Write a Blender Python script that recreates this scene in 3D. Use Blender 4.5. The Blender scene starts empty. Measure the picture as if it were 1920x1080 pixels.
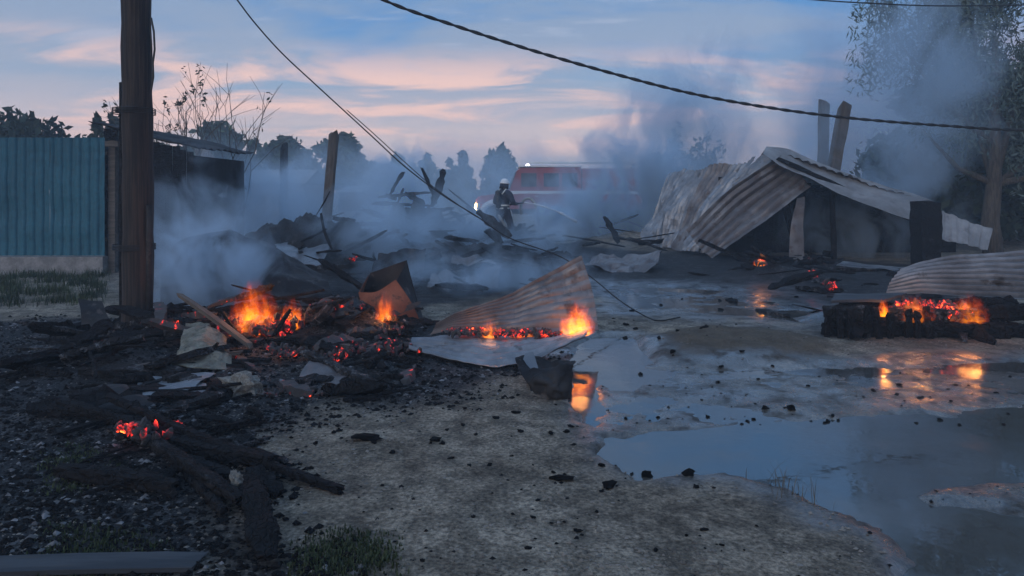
import bpy, bmesh, math, random
import numpy as np
from mathutils import Vector, Matrix, Euler, Quaternion, noise as mnoise

R = math.radians
random.seed(7)
scene = bpy.context.scene
col = scene.collection

# ------------------------------------------------------------------ camera
CAM_H, FPX, HOR = 1.6, 1300.0, 360.0
cam_d = bpy.data.cameras.new('camera')
cam_d.sensor_width = 36.0
cam_d.sensor_fit = 'HORIZONTAL'
cam_d.lens = 36.0 * FPX / 1920.0
cam_d.shift_y = -(540.0 - HOR) / 1920.0
cam_d.clip_start, cam_d.clip_end = 0.05, 3000
cam = bpy.data.objects.new('camera', cam_d)
cam.location = (0, 0, CAM_H)
cam.rotation_euler = (R(90), 0, 0)
col.objects.link(cam)
scene.camera = cam


def at(px, py, Y):
    return Vector(((px - 960) / FPX * Y, Y, CAM_H + (HOR - py) / FPX * Y))


def gp(px, py):
    Y = CAM_H * FPX / (py - HOR)
    return Vector(((px - 960) / FPX * Y, Y, 0))


# ------------------------------------------------------------------ node helpers
class NT:
    def __init__(self, tree):
        self.t = tree
        tree.nodes.clear()

    def n(self, kind, props=None, **inp):
        nd = self.t.nodes.new('ShaderNode' + kind)
        for k, v in (props or {}).items():
            setattr(nd, k, v)
        for k, v in inp.items():
            key = int(k[1:]) if k[0] == 'i' and k[1:].isdigit() else k.replace('_', ' ')
            s = nd.inputs[key]
            if hasattr(v, 'is_linked') or isinstance(v, bpy.types.NodeSocket):
                self.t.links.new(v, s)
            else:
                s.default_value = v
        return nd

    def math(self, op, a, b=0.0, c=0.0, clamp=False):
        return self.n('Math', {'operation': op, 'use_clamp': clamp}, i0=a, i1=b, i2=c).outputs[0]

    def vmath(self, op, a, b=(0, 0, 0)):
        nd = self.n('VectorMath', {'operation': op}, i0=a)
        if op == 'SCALE':
            s = nd.inputs['Scale']
        else:
            s = nd.inputs[1]
        if isinstance(b, bpy.types.NodeSocket):
            self.t.links.new(b, s)
        else:
            s.default_value = b
        return nd.outputs[1] if op in ('LENGTH', 'DOT_PRODUCT', 'DISTANCE') else nd.outputs[0]

    def noise(self, vec, scale, detail=4, rough=0.55, dist=0.0, color=False):
        nd = self.n('TexNoise', None, Scale=scale, Detail=detail, Roughness=rough, Distortion=dist)
        if vec is not None:
            self.t.links.new(vec, nd.inputs['Vector'])
        return nd.outputs['Color'] if color else nd.outputs['Fac']

    def ramp(self, fac, stops, interp='LINEAR'):
        nd = self.n('ValToRGB')
        nd.color_ramp.interpolation = interp
        e = nd.color_ramp.elements
        while len(e) < len(stops):
            e.new(0.5)
        for el, (p, c) in zip(e, stops):
            el.position = p
            if not isinstance(c, (tuple, list)):
                c = (c, c, c)
            el.color = (*c[:3], 1)
        self.t.links.new(fac, nd.inputs[0])
        return nd.outputs[0]

    def mix(self, fac, a, b, mode='MIX'):
        nd = self.n('MixRGB', {'blend_type': mode})
        for s, v in zip(nd.inputs, (fac, a, b)):
            if isinstance(v, bpy.types.NodeSocket):
                self.t.links.new(v, s)
            elif isinstance(v, (tuple, list)):
                s.default_value = (*v[:3], 1)
            else:
                s.default_value = v if s == nd.inputs[0] else (v, v, v, 1)
        return nd.outputs[0]

    def smooth(self, v, lo, hi, a=0.0, b=1.0):
        nd = self.n('MapRange', {'interpolation_type': 'SMOOTHSTEP'}, i0=v, i1=lo, i2=hi, i3=a, i4=b)
        return nd.outputs[0]

    def lin(self, v, lo, hi, a=0.0, b=1.0):
        return self.n('MapRange', {'clamp': True}, i0=v, i1=lo, i2=hi, i3=a, i4=b).outputs[0]

    def scalev(self, v, s):
        return self.n('Mapping', None, Vector=v, Scale=s).outputs[0]


# ------------------------------------------------------------------ sky
SUN_EL, SUN_ROT = R(4), R(215)
world = bpy.data.worlds.new('World')
scene.world = world
world.use_nodes = True
w = NT(world.node_tree)
tc = w.n('TexCoord').outputs['Generated']
sky = w.n('TexSky', {'sky_type': 'NISHITA', 'sun_disc': False, 'sun_elevation': SUN_EL, 'sun_rotation': SUN_ROT,
                     'air_density': 1.2, 'dust_density': 0.6, 'ozone_density': 4.0}).outputs[0]
sep = w.n('SeparateXYZ', None, i0=tc)
zc = w.math('MAXIMUM', sep.outputs[2], 0.0)
den = w.math('ADD', zc, 0.16)
pl = w.n('CombineXYZ', None, i0=w.math('DIVIDE', sep.outputs[0], den), i1=w.math('DIVIDE', sep.outputs[1], den), i2=0.0).outputs[0]
# clear evening air: deep blue high up, mauve grey low down
air = w.ramp(zc, [(0.0, (0.46, 0.37, 0.36)), (0.08, (0.38, 0.335, 0.36)), (0.15, (0.18, 0.255, 0.365)), (0.25, (0.045, 0.165, 0.38)), (0.5, (0.11, 0.25, 0.50)), (1.0, (0.16, 0.31, 0.57))])
base = w.mix(0.12, w.mix(1.0, air, 7.0, 'MULTIPLY'), sky)
# broad grey-blue cloud decks and finer lit streaks
cl1 = w.noise(w.scalev(pl, (0.55, 1.0, 1)), 1.15, 5, 0.55, 0.35)
m1 = w.smooth(cl1, 0.40, 0.56)
cloud_c = w.ramp(zc, [(0.0, (0.48, 0.375, 0.35)), (0.09, (0.42, 0.35, 0.35)), (0.15, (0.235, 0.262, 0.33)), (0.28, (0.165, 0.225, 0.32)), (1.0, (0.22, 0.33, 0.52))])
c2 = w.mix(w.math('MULTIPLY', m1, 0.85), base, w.mix(1.0, cloud_c, 7.0, 'MULTIPLY'))
cl2 = w.noise(w.scalev(w.vmath('ADD', pl, (3.7, 1.3, 0)), (0.75, 1.5, 1)), 1.25, 6, 0.60, 0.6)
m2 = w.math('MULTIPLY', w.smooth(cl2, 0.42, 0.60), w.math('MULTIPLY', w.smooth(zc, 0.02, 0.10), w.smooth(zc, 0.215, 0.15)))
c3 = w.mix(w.math('MULTIPLY', m2, 0.85), c2, (0.66 * 7, 0.42 * 7, 0.345 * 7))
cl3 = w.noise(w.scalev(w.vmath('ADD', pl, (9.1, 4.2, 0)), (1.0, 2.6, 1)), 2.6, 6, 0.6, 0.3)
m3 = w.math('MULTIPLY', w.smooth(cl3, 0.55, 0.70), w.smooth(zc, 0.10, 0.22))
c4 = w.mix(w.math('MULTIPLY', m3, 0.5), c3, (0.27 * 7, 0.31 * 7, 0.40 * 7))
bg = w.n('Background', None, Color=c4, Strength=0.142)
w.t.links.new(bg.outputs[0], w.n('OutputWorld').inputs[0])

sun_d = bpy.data.lights.new('sun', 'SUN')
sun_d.energy = 0.5
sun_d.angle = R(40)
sun_d.color = (1.0, 0.93, 0.90)
sun = bpy.data.objects.new('sun', sun_d)
sd = Vector((math.sin(SUN_ROT) * math.cos(SUN_EL), math.cos(SUN_ROT) * math.cos(SUN_EL), math.sin(SUN_EL + R(16))))
sun.rotation_euler = (-sd).to_track_quat('-Z', 'Y').to_euler()
sun.location = sd * 60
col.objects.link(sun)

vs = scene.view_settings
vs.view_transform = 'Standard'
vs.look = 'None'
vs.exposure = 0.8
vs.gamma = 1.0
vs.use_curve_mapping = False
scene.cycles.use_denoising = True
scene.cycles.max_bounces = 6
scene.cycles.diffuse_bounces = 2
scene.cycles.glossy_bounces = 3
scene.cycles.transmission_bounces = 4
scene.cycles.volume_bounces = 2
scene.cycles.transparent_max_bounces = 12
scene.cycles.volume_max_steps = 128
scene.cycles.sample_clamp_indirect = 4.0


# ------------------------------------------------------------------ materials
def principled(name, build):
    m = bpy.data.materials.new(name)
    m.use_nodes = True
    g = NT(m.node_tree)
    b = g.n('BsdfPrincipled')
    out = g.n('OutputMaterial')
    g.t.links.new(b.outputs[0], out.inputs[0])
    build(g, b)
    return m


def setp(g, b, **kw):
    for k, v in kw.items():
        s = b.inputs[k.replace('_', ' ')]
        if isinstance(v, bpy.types.NodeSocket):
            g.t.links.new(v, s)
        elif isinstance(v, (tuple, list)) and len(v) == 3 and len(s.default_value) == 4:
            s.default_value = (*v, 1)
        else:
            s.default_value = v


def bump(g, b, h, dist=0.01, strength=1.0):
    nd = g.n('Bump', None, Height=h, Distance=dist, Strength=strength)
    g.t.links.new(nd.outputs[0], b.inputs['Normal'])


def ocoord(g):
    """object coordinates shifted at random for each object"""
    o = g.n('TexCoord').outputs['Object']
    r = g.n('ObjectInfo').outputs['Random']
    return g.vmath('ADD', o, g.vmath('SCALE', (13.1, 7.7, 5.3), g.math('MULTIPLY', r, 9.0)))


def two_tone(name, c1, c2, scale=4, rough=0.8, metal=0.0, lo=0.4, hi=0.62, stretch=(1, 1, 1), bdist=0.004, bscale=30, c3=None, spec=0.4):
    def f(g, b):
        v = g.scalev(ocoord(g), stretch)
        n1 = g.noise(v, scale, 6, 0.62)
        c = g.mix(g.smooth(n1, lo, hi), c1, c2)
        if c3:
            c = g.mix(g.smooth(g.noise(g.vmath('ADD', v, (5, 3, 8)), scale * 2.3, 5, 0.65), 0.56, 0.68), c, c3)
        n2 = g.noise(v, bscale, 4, 0.6)
        c = g.mix(0.35, c, g.mix(1.0, c, g.ramp(n2, [(0.25, 0.35), (0.75, 1.6)]), 'MULTIPLY'))
        setp(g, b, Base_Color=c, Roughness=g.lin(n2, 0.3, 0.7, rough - 0.1, min(1, rough + 0.12)), Metallic=metal, Specular_IOR_Level=spec)
        bump(g, b, g.math('ADD', g.math('MULTIPLY', n2, 0.5), n1), bdist)
    return principled(name, f)


M = {}
def char_mat(name, lo, hi, ash, ash_at, scale=1.0):
    def f(g, b):
        v = ocoord(g)
        vs_ = g.scalev(v, (9 * scale, 20 * scale, 20 * scale))
        vo = g.n('TexVoronoi', {'feature': 'DISTANCE_TO_EDGE'}, Vector=g.vmath('ADD', vs_, g.vmath('SCALE', g.noise(v, 14, 3, 0.6, 0, True), 0.9)), Scale=1.0).outputs['Distance']
        n1 = g.noise(v, 6 * scale, 6, 0.65)
        n2 = g.noise(v, 45 * scale, 4, 0.6)
        c = g.mix(n1, lo, hi)
        c = g.mix(g.math('MULTIPLY', g.smooth(n1, ash_at, ash_at + 0.14), g.smooth(n2, 0.35, 0.65)), c, ash)
        setp(g, b, Base_Color=c, Roughness=0.9, Specular_IOR_Level=0.12)
        h = g.math('ADD', g.math('MULTIPLY', g.smooth(vo, 0.0, 0.16), 0.7), g.math('ADD', g.math('MULTIPLY', n1, 1.0), g.math('MULTIPLY', n2, 0.35)))
        bump(g, b, h, 0.03)
    return principled(name, f)


M['char'] = char_mat('charred wood', (0.006, 0.006, 0.007), (0.018, 0.017, 0.018), (0.07, 0.068, 0.07), 0.58)
M['char_ash'] = char_mat('ashy charred wood', (0.010, 0.010, 0.011), (0.035, 0.034, 0.035), (0.16, 0.158, 0.16), 0.50)
M['charcoal'] = char_mat('charcoal', (0.005, 0.005, 0.006), (0.014, 0.014, 0.015), (0.05, 0.05, 0.05), 0.62, 1.6)
M['old_wood'] = two_tone('weathered wood', (0.06, 0.047, 0.036), (0.11, 0.088, 0.07), 6, 0.85, stretch=(0.3, 3, 3), bdist=0.006, bscale=14, c3=(0.04, 0.033, 0.03))
M['pole_wood'] = two_tone('tarred pole wood', (0.012, 0.010, 0.010), (0.042, 0.029, 0.022), 7, 0.85, stretch=(5, 5, 0.16), bdist=0.012, bscale=9, c3=(0.018, 0.015, 0.014))
M['grey_wood'] = two_tone('grey weathered board', (0.028, 0.032, 0.038), (0.05, 0.054, 0.06), 5, 0.85, stretch=(0.3, 3, 3), bdist=0.005, bscale=14, c3=(0.05, 0.045, 0.04))
M['zinc'] = two_tone('sooty galvanised sheet', (0.15, 0.155, 0.165), (0.25, 0.255, 0.265), 1.6, 0.45, 0.5, bdist=0.003, bscale=8, c3=(0.09, 0.08, 0.075), spec=0.5)
M['zinc_burnt'] = two_tone('heat stained sheet metal', (0.105, 0.092, 0.09), (0.18, 0.17, 0.168), 1.5, 0.5, 0.35, bdist=0.004, bscale=9, c3=(0.085, 0.06, 0.05), spec=0.5)
M['pale_sheet'] = two_tone('pale roofing sheet', (0.19, 0.187, 0.185), (0.28, 0.273, 0.27), 1.2, 0.6, 0.1, bdist=0.003, bscale=8, c3=(0.17, 0.16, 0.155))
M['rust'] = two_tone('rusted sheet steel', (0.13, 0.045, 0.025), (0.20, 0.08, 0.045), 3, 0.75, 0.2, bdist=0.004, bscale=20, c3=(0.06, 0.03, 0.022))
M['soot_metal'] = two_tone('soot blackened sheet metal', (0.012, 0.012, 0.014), (0.035, 0.033, 0.033), 2.5, 0.75, 0.1, bdist=0.004, bscale=14, c3=(0.075, 0.065, 0.06), spec=0.2)
M['concrete'] = two_tone('concrete', (0.16, 0.155, 0.15), (0.25, 0.24, 0.23), 4, 0.9, bdist=0.006, bscale=30)
M['fence_blue'] = two_tone('faded blue-green coated steel', (0.018, 0.085, 0.12), (0.026, 0.11, 0.15), 0.8, 0.6, 0.0, bdist=0.001, bscale=12, spec=0.2)
M['stone'] = two_tone('grubby plaster lump', (0.15, 0.145, 0.125), (0.26, 0.25, 0.22), 6, 0.9, bdist=0.012, bscale=18, c3=(0.08, 0.075, 0.07))
M['cloth'] = two_tone('scorched sacking', (0.11, 0.105, 0.08), (0.20, 0.19, 0.15), 5, 0.95, bdist=0.006, bscale=40, c3=(0.04, 0.04, 0.035))
M['bark'] = two_tone('bark', (0.05, 0.04, 0.03), (0.10, 0.08, 0.06), 6, 0.9, stretch=(4, 4, 0.6), bdist=0.02, bscale=12)
M['cable'] = two_tone('black cable sheath', (0.012, 0.012, 0.013), (0.02, 0.02, 0.02), 10, 0.6, bdist=0.001)
M['truck_red'] = two_tone('dusty red truck paint', (0.25, 0.028, 0.026), (0.32, 0.045, 0.04), 1.0, 0.4, bdist=0.0005, bscale=20, spec=0.5)
M['truck_white'] = two_tone('dusty white truck paint', (0.62, 0.62, 0.60), (0.7, 0.7, 0.68), 1.5, 0.4, bdist=0.0005, bscale=20)
M['truck_dark'] = two_tone('black chassis paint', (0.02, 0.02, 0.022), (0.035, 0.035, 0.035), 2, 0.6, bdist=0.001)
M['rubber'] = two_tone('tyre rubber', (0.018, 0.018, 0.018), (0.03, 0.03, 0.03), 6, 0.85, bdist=0.002)
M['suit'] = two_tone('navy turnout fabric', (0.025, 0.03, 0.045), (0.04, 0.046, 0.065), 8, 0.9, bdist=0.01, bscale=14)
M['tape'] = two_tone('silver reflective tape', (0.5, 0.5, 0.46), (0.6, 0.6, 0.55), 8, 0.4, bdist=0.001)
M['helmet'] = two_tone('white helmet shell', (0.65, 0.65, 0.64), (0.72, 0.72, 0.71), 4, 0.35, bdist=0.0005, spec=0.5)
M['skin'] = two_tone('skin', (0.45, 0.26, 0.19), (0.5, 0.3, 0.22), 8, 0.55, bdist=0.001)
M['glove'] = two_tone('leather glove', (0.09, 0.07, 0.05), (0.13, 0.1, 0.075), 8, 0.8, bdist=0.003)
M['hose'] = two_tone('pale canvas hose', (0.22, 0.215, 0.2), (0.3, 0.29, 0.27), 6, 0.9, bdist=0.002)
M['pebble'] = two_tone('gravel grain', (0.09, 0.08, 0.068), (0.20, 0.18, 0.155), 3.0, 0.9, bdist=0.002)
M['ash'] = two_tone('grey ash flakes', (0.07, 0.07, 0.072), (0.20, 0.20, 0.205), 7, 0.95, bdist=0.004)


def leaf_mat(name, c1, c2):
    def f(g, b):
        p = g.n('NewGeometry').outputs['Position']
        n1 = g.noise(p, 1.3, 4, 0.6)
        c = g.mix(g.smooth(n1, 0.38, 0.62), c1, c2)
        isl = g.n('NewGeometry').outputs['Random Per Island']
        c = g.mix(1.0, c, g.ramp(isl, [(0, 0.6), (1, 1.35)]), 'MULTIPLY')
        setp(g, b, Base_Color=c, Roughness=0.7, Specular_IOR_Level=0.25)
    return principled(name, f)


M['leaf'] = leaf_mat('deciduous leaves', (0.030, 0.05, 0.022), (0.06, 0.085, 0.035))
M['leaf_dark'] = leaf_mat('dark leaves', (0.018, 0.03, 0.016), (0.035, 0.05, 0.024))
M['leaf_willow'] = leaf_mat('silvery willow leaves', (0.06, 0.09, 0.07), (0.13, 0.17, 0.15))
M['grass'] = leaf_mat('short grass', (0.022, 0.034, 0.014), (0.045, 0.06, 0.024))
M['straw'] = leaf_mat('dead grass stalks', (0.06, 0.05, 0.035), (0.10, 0.085, 0.06))


def f_glass(g, b):
    setp(g, b, Base_Color=(0.02, 0.025, 0.03), Roughness=0.12, Specular_IOR_Level=0.6)
M['glass'] = principled('dark vehicle glass', f_glass)


def f_water(g, b):
    p = g.n('NewGeometry').outputs['Position']
    n1 = g.noise(p, 1.4, 3, 0.5)
    setp(g, b, Base_Color=g.mix(n1, (0.045, 0.042, 0.038), (0.085, 0.077, 0.066)), Roughness=g.smooth(g.noise(p, 2.2, 5, 0.65), 0.40, 0.72, 0.03, 0.20), IOR=2.1)
    bump(g, b, g.noise(p, 6.0, 2, 0.5), 0.002, 0.6)
M['water'] = principled('muddy water', f_water)


def f_jet(g, b):
    setp(g, b, Base_Color=(0.5, 0.53, 0.56), Roughness=0.5)
M['jet'] = principled('white broken water', f_jet)


def lamp_mat(name, c, s):
    def f(g, b):
        setp(g, b, Base_Color=(0.6, 0.6, 0.55), Emission_Color=c, Emission_Strength=s)
    return principled(name, f)
M['lamp_warm'] = lamp_mat('lit headlamp lens', (1.0, 0.66, 0.20), 30)
M['lamp_white'] = lamp_mat('lit marker lens', (1.0, 0.9, 0.95), 10)


def ember_mat(name, lo, hi, strength, scale):
    def f(g, b):
        v = ocoord(g)
        n1 = g.noise(v, scale, 5, 0.65, 0.6)
        n2 = g.noise(g.vmath('ADD', v, (4, 9, 2)), scale * 0.35, 3, 0.5)
        heat = g.math('MULTIPLY', g.smooth(n1, lo, hi), g.smooth(n2, 0.40, 0.66))
        ec = g.ramp(heat, [(0.0, (0.35, 0.004, 0.006)), (0.55, (0.9, 0.025, 0.012)), (0.88, (1.0, 0.09, 0.015)), (1.0, (1.0, 0.30, 0.05))])
        setp(g, b, Base_Color=g.mix(n1, (0.010, 0.010, 0.011), (0.07, 0.066, 0.066)), Roughness=0.9,
             Emission_Color=ec, Emission_Strength=g.math('MULTIPLY', g.math('POWER', heat, 1.6), strength))
        bump(g, b, n1, 0.012)
    return principled(name, f)
M['ember'] = ember_mat('glowing embers', 0.50, 0.70, 2.0, 22)
M['ember_hot'] = ember_mat('hot embers', 0.44, 0.66, 3.0, 18)
M['ember_wood'] = ember_mat('smouldering charred wood', 0.56, 0.70, 2.4, 12)


# ------------------------------------------------------------------ numpy noise
_rng = np.random.RandomState(3)
_tab = _rng.rand(256, 256)


def vnoise(x, y):
    xi, yi = np.floor(x).astype(int), np.floor(y).astype(int)
    fx, fy = x - xi, y - yi
    fx, fy = fx * fx * (3 - 2 * fx), fy * fy * (3 - 2 * fy)
    a = _tab[xi & 255, yi & 255]; b_ = _tab[(xi + 1) & 255, yi & 255]
    c = _tab[xi & 255, (yi + 1) & 255]; d = _tab[(xi + 1) & 255, (yi + 1) & 255]
    return (a * (1 - fx) + b_ * fx) * (1 - fy) + (c * (1 - fx) + d * fx) * fy


def fbm(x, y, s, o=4, g=0.5):
    t, a, n = 0, 1.0, 0
    for k in range(o):
        t = t + a * vnoise(x * s + 17.3 * k + 40, y * s - 9.1 * k + 80)
        n += a
        a *= g
        s *= 2.03
    return t / n


def sstep(v, a, b):
    t = np.clip((v - a) / (b - a), 0, 1)
    return t * t * (3 - 2 * t)


def poly(pts):
    return [tuple(gp(*p)[:2]) for p in pts]


def sdf(X, Y, P):
    """signed distance to a polygon on the ground, negative inside"""
    d = np.full(X.shape, 1e9)
    ins = np.zeros(X.shape, bool)
    n = len(P)
    for i in range(n):
        (x0, y0), (x1, y1) = P[i], P[(i + 1) % n]
        ex, ey = x1 - x0, y1 - y0
        t = np.clip(((X - x0) * ex + (Y - y0) * ey) / (ex * ex + ey * ey + 1e-12), 0, 1)
        d = np.minimum(d, np.hypot(X - x0 - t * ex, Y - y0 - t * ey))
        c = ((y0 > Y) != (y1 > Y)) & (X < ex * (Y - y0) / (ey if abs(ey) > 1e-12 else 1e-12) + x0)
        ins ^= c
    return np.where(ins, -d, d)


PUDDLE = poly([(1100, 850), (1112, 815), (1250, 806), (1340, 812), (1430, 796), (1540, 784), (1640, 785), (1776, 770), (1960, 760), (2300, 800),
               (2300, 1300), (1760, 1200), (1690, 1090), (1655, 1025), (1600, 980), (1540, 948), (1440, 914), (1330, 902), (1230, 893), (1150, 882)])
ISLE = poly([(1690, 930), (1725, 908), (1830, 900), (2100, 905), (2200, 985), (1950, 985), (1840, 962), (1740, 962)])
POOL = poly([(1060, 668), (1075, 645), (1110, 631), (1190, 630), (1212, 655), (1245, 684), (1190, 694), (1128, 700), (1132, 760), (1118, 806), (1084, 795), (1062, 740), (1050, 700)])
WETMUD = poly([(1060, 640), (1220, 684), (1400, 688), (1560, 682), (1960, 670), (2200, 800), (1760, 800), (1430, 815), (1110, 835), (1095, 760)])
FARWET = poly([(1120, 532), (1260, 538), (1420, 545), (1540, 590), (1520, 610), (1380, 598), (1230, 592), (1140, 585)])
MOUND = poly([(1190, 645), (1300, 622), (1430, 618), (1540, 645), (1560, 662), (1470, 684), (1330, 690), (1235, 684)])
CHAR = poly([(-200, 610), (250, 600), (560, 590), (760, 585), (960, 640), (960, 720), (720, 770), (560, 800), (520, 880), (560, 1000), (520, 1120), (-300, 1120), (-500, 900)])
CHAR2 = poly([(300, 445), (980, 440), (1150, 470), (1380, 480), (1800, 500), (1800, 640), (1560, 635), (1420, 570), (1100, 560), (900, 560), (760, 600), (300, 620)])
GRASSP = [poly([(60, 985), (250, 1000), (330, 1030), (360, 1075), (300, 1120), (0, 1120)]), poly([(545, 1035), (620, 1002), (740, 1010), (800, 1045), (780, 1120), (520, 1120)]),
          poly([(60, 870), (150, 835), (250, 870), (230, 930), (60, 960)])]
HEAPS = [(330, 640, 0.75, 0.5, 0.16), (500, 625, 0.7, 0.5, 0.20), (640, 640, 0.8, 0.6, 0.20), (620, 690, 0.7, 0.35, 0.07), (760, 640, 0.4, 0.4, 0.10),
         (230, 690, 0.8, 0.45, 0.10), (220, 790, 0.6, 0.4, 0.08), (480, 505, 1.5, 0.9, 0.55), (745, 462, 1.0, 0.9, 0.85), (805, 464, 0.9, 0.8, 0.75), (860, 470, 1.3, 1.0, 0.45), (560, 496, 1.0, 0.8, 0.45), (690, 492, 1.2, 0.8, 0.55), (850, 500, 1.2, 0.7, 0.45), (970, 505, 0.9, 0.6, 0.32),
         (945, 474, 1.3, 0.8, 0.52), (1180, 458, 1.4, 1.0, 0.35), (1450, 525, 0.9, 0.6, 0.25), (1680, 600, 1.2, 0.3, 0.10), (630, 500, 1.0, 0.8, 0.35), (330, 470, 2.0, 1.4, 0.4)]
HEAPS = [(gp(a, b).x, gp(a, b).y, rx, ry, h) for a, b, rx, ry, h in HEAPS]


def Harr(X, Y):
    X, Y = np.asarray(X, float), np.asarray(Y, float)
    jit = (fbm(X, Y, 2.6, 6, 0.6) - 0.5) * 0.46
    far = sstep(Y, 14, 40)
    h = 0.034 + (fbm(X, Y, 0.7, 3) - 0.5) * 0.035 + (fbm(X, Y, 5.0, 4, 0.6) - 0.5) * 0.024
    h = h + far * (fbm(X, Y, 0.12, 3) - 0.5) * 0.3
    sm = sdf(X, Y, MOUND) + jit
    h = h + 0.055 * sstep(-sm, -0.1, 0.3) * (0.5 + fbm(X, Y, 4, 3))
    h = np.maximum(h, 0.010)
    for (cx, cy, rx, ry, hh) in HEAPS:
        e = np.exp(-(((X - cx) / rx) ** 2 + ((Y - cy) / ry) ** 2))
        h = h + hh * e * (0.55 + 0.9 * fbm(X, Y, 3.2, 4, 0.6))
    film = -0.001 + (fbm(X + 5, Y * 1.6, 1.5, 6, 0.66) - 0.50) * 0.085
    for P in (WETMUD, FARWET):
        k = sstep(-(sdf(X, Y, P) + jit * 0.7), -0.12, 0.28)
        k = k * (1 - 0.85 * sstep(-sm, -0.1, 0.2))
        h = h * (1 - k) + film * k
    for P, dj in ((PUDDLE, 1.0), (POOL, 0.4)):
        k = sstep(-(sdf(X, Y, P) + jit * dj), -0.05, 0.16)
        if P is PUDDLE:
            k = k * (1 - sstep(-(sdf(X, Y, ISLE) + jit * 0.5), -0.08, 0.14))
        h = h * (1 - k) + (-0.045 + 0.2 * (h - 0.034)) * k
    return h


def Hs(x, y):
    return float(Harr(np.array([x]), np.array([y]))[0])


# ------------------------------------------------------------------ mesh helpers
class MB:
    def __init__(self):
        self.v, self.f = [], []

    def add(self, verts, faces):
        o = len(self.v)
        self.v += [tuple(p) for p in verts]
        self.f += [tuple(i + o for i in q) for q in faces]
        return self

    def box(self, c, s, rot=None, taper=1.0):
        x, y, z = s[0] / 2, s[1] / 2, s[2] / 2
        vs_ = []
        for dz, t in ((-z, 1.0), (z, taper)):
            for dx, dy in ((-x, -y), (x, -y), (x, y), (-x, y)):
                p = Vector((dx * t, dy * t, dz))
                if rot is not None:
                    p = rot @ p
                vs_.append(Vector(c) + p)
        return self.add(vs_, [(3, 2, 1, 0), (4, 5, 6, 7), (0, 1, 5, 4), (1, 2, 6, 5), (2, 3, 7, 6), (3, 0, 4, 7)])

    def tube(self, pts, rad, n=8, cap=True):
        pts = [Vector(p) for p in pts]
        if not isinstance(rad, (list, tuple)):
            rad = [rad] * len(pts)
        o = len(self.v)
        up = None
        for i, p in enumerate(pts):
            t = (pts[min(i + 1, len(pts) - 1)] - pts[max(i - 1, 0)])
            t = t.normalized() if t.length > 1e-9 else Vector((0, 0, 1))
            if up is None:
                up = Vector((1, 0, 0)) if abs(t.x) < 0.9 else Vector((0, 1, 0))
            a = (up - t * up.dot(t))
            a = a.normalized() if a.length > 1e-6 else t.orthogonal().normalized()
            up = a
            b_ = t.cross(a)
            for k in range(n):
                an = 2 * math.pi * k / n
                self.v.append(tuple(p + (a * math.cos(an) + b_ * math.sin(an)) * rad[i]))
        for i in range(len(pts) - 1):
            for k in range(n):
                k2 = (k + 1) % n
                self.f.append((o + i * n + k, o + i * n + k2, o + (i + 1) * n + k2, o + (i + 1) * n + k))
        if cap:
            self.f.append(tuple(o + k for k in reversed(range(n))))
            e = o + (len(pts) - 1) * n
            self.f.append(tuple(e + k for k in range(n)))
        return self

    def lathe(self, prof, n=16, axis='z', c=(0, 0, 0)):
        o = len(self.v)
        for (r, h) in prof:
            for k in range(n):
                a = 2 * math.pi * k / n
                p = (r * math.cos(a), r * math.sin(a), h)
                if axis == 'y':
                    p = (p[0], p[2], p[1])
                elif axis == 'x':
                    p = (p[2], p[0], p[1])
                self.v.append((p[0] + c[0], p[1] + c[1], p[2] + c[2]))
        for i in range(len(prof) - 1):
            for k in range(n):
                k2 = (k + 1) % n
                q = (o + i * n + k, o + i * n + k2, o + (i + 1) * n + k2, o + (i + 1) * n + k)
                self.f.append(q if axis != 'y' else q[::-1])
        self.f.append(tuple(o + k for k in (reversed(range(n)) if axis != 'y' else range(n))))
        e = o + (len(prof) - 1) * n
        self.f.append(tuple(e + k for k in (range(n) if axis != 'y' else reversed(range(n)))))
        return self

    def mesh(self, name, mat, smooth=False):
        me = bpy.data.meshes.new(name)
        me.from_pydata(self.v, [], self.f)
        me.materials.append(mat)
        if smooth:
            me.polygons.foreach_set('use_smooth', [True] * len(me.polygons))
        me.update()
        return me

    def build(self, name, mat, parent=None, smooth=False):
        return link(name, self.mesh(name, mat, smooth), parent)


def link(name, me, parent=None):
    o = bpy.data.objects.new(name, me)
    col.objects.link(o)
    if parent is not None:
        o.parent = parent
    return o


def tag(o, label=None, cat=None, group=None, kind=None):
    if cat and not kind:
        kind = 'thing'
    for k, v in (('label', label), ('category', cat), ('group', group), ('kind', kind)):
        if v:
            o[k] = v
    return o


def empty(name, loc=(0, 0, 0), rz=0.0):
    o = bpy.data.objects.new(name, None)
    o.empty_display_size = 0.2
    o.location = loc
    o.rotation_euler.z = rz
    col.objects.link(o)
    return o


def child(o, parent):
    """parent keeping the world place of a mesh built in world coordinates"""
    o.parent = parent
    o.matrix_parent_inverse = Matrix.LocRotScale(parent.location, parent.rotation_euler, parent.scale).inverted()
    return o


def crom(p0, p1, p2, p3, t):
    return 0.5 * ((2 * p1) + (p2 - p0) * t + (2 * p0 - 5 * p1 + 4 * p2 - p3) * t * t + (3 * p1 - p0 - 3 * p2 + p3) * t ** 3)


def crow(row, u):
    n = len(row)
    f = u * (n - 1)
    i = min(int(f), n - 2)
    if n == 2:
        return row[0].lerp(row[1], f)
    a = row[i - 1] if i > 0 else row[0] * 2 - row[1]
    d = row[i + 2] if i + 2 < n else row[-1] * 2 - row[-2]
    return crom(a, row[i], row[i + 1], d, f - i)


def grid_eval(ctrl, u, v):
    """smooth interpolation over a grid of control points: ctrl[row v][col u]"""
    return crow([crow(r, u) for r in ctrl], v)


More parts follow.
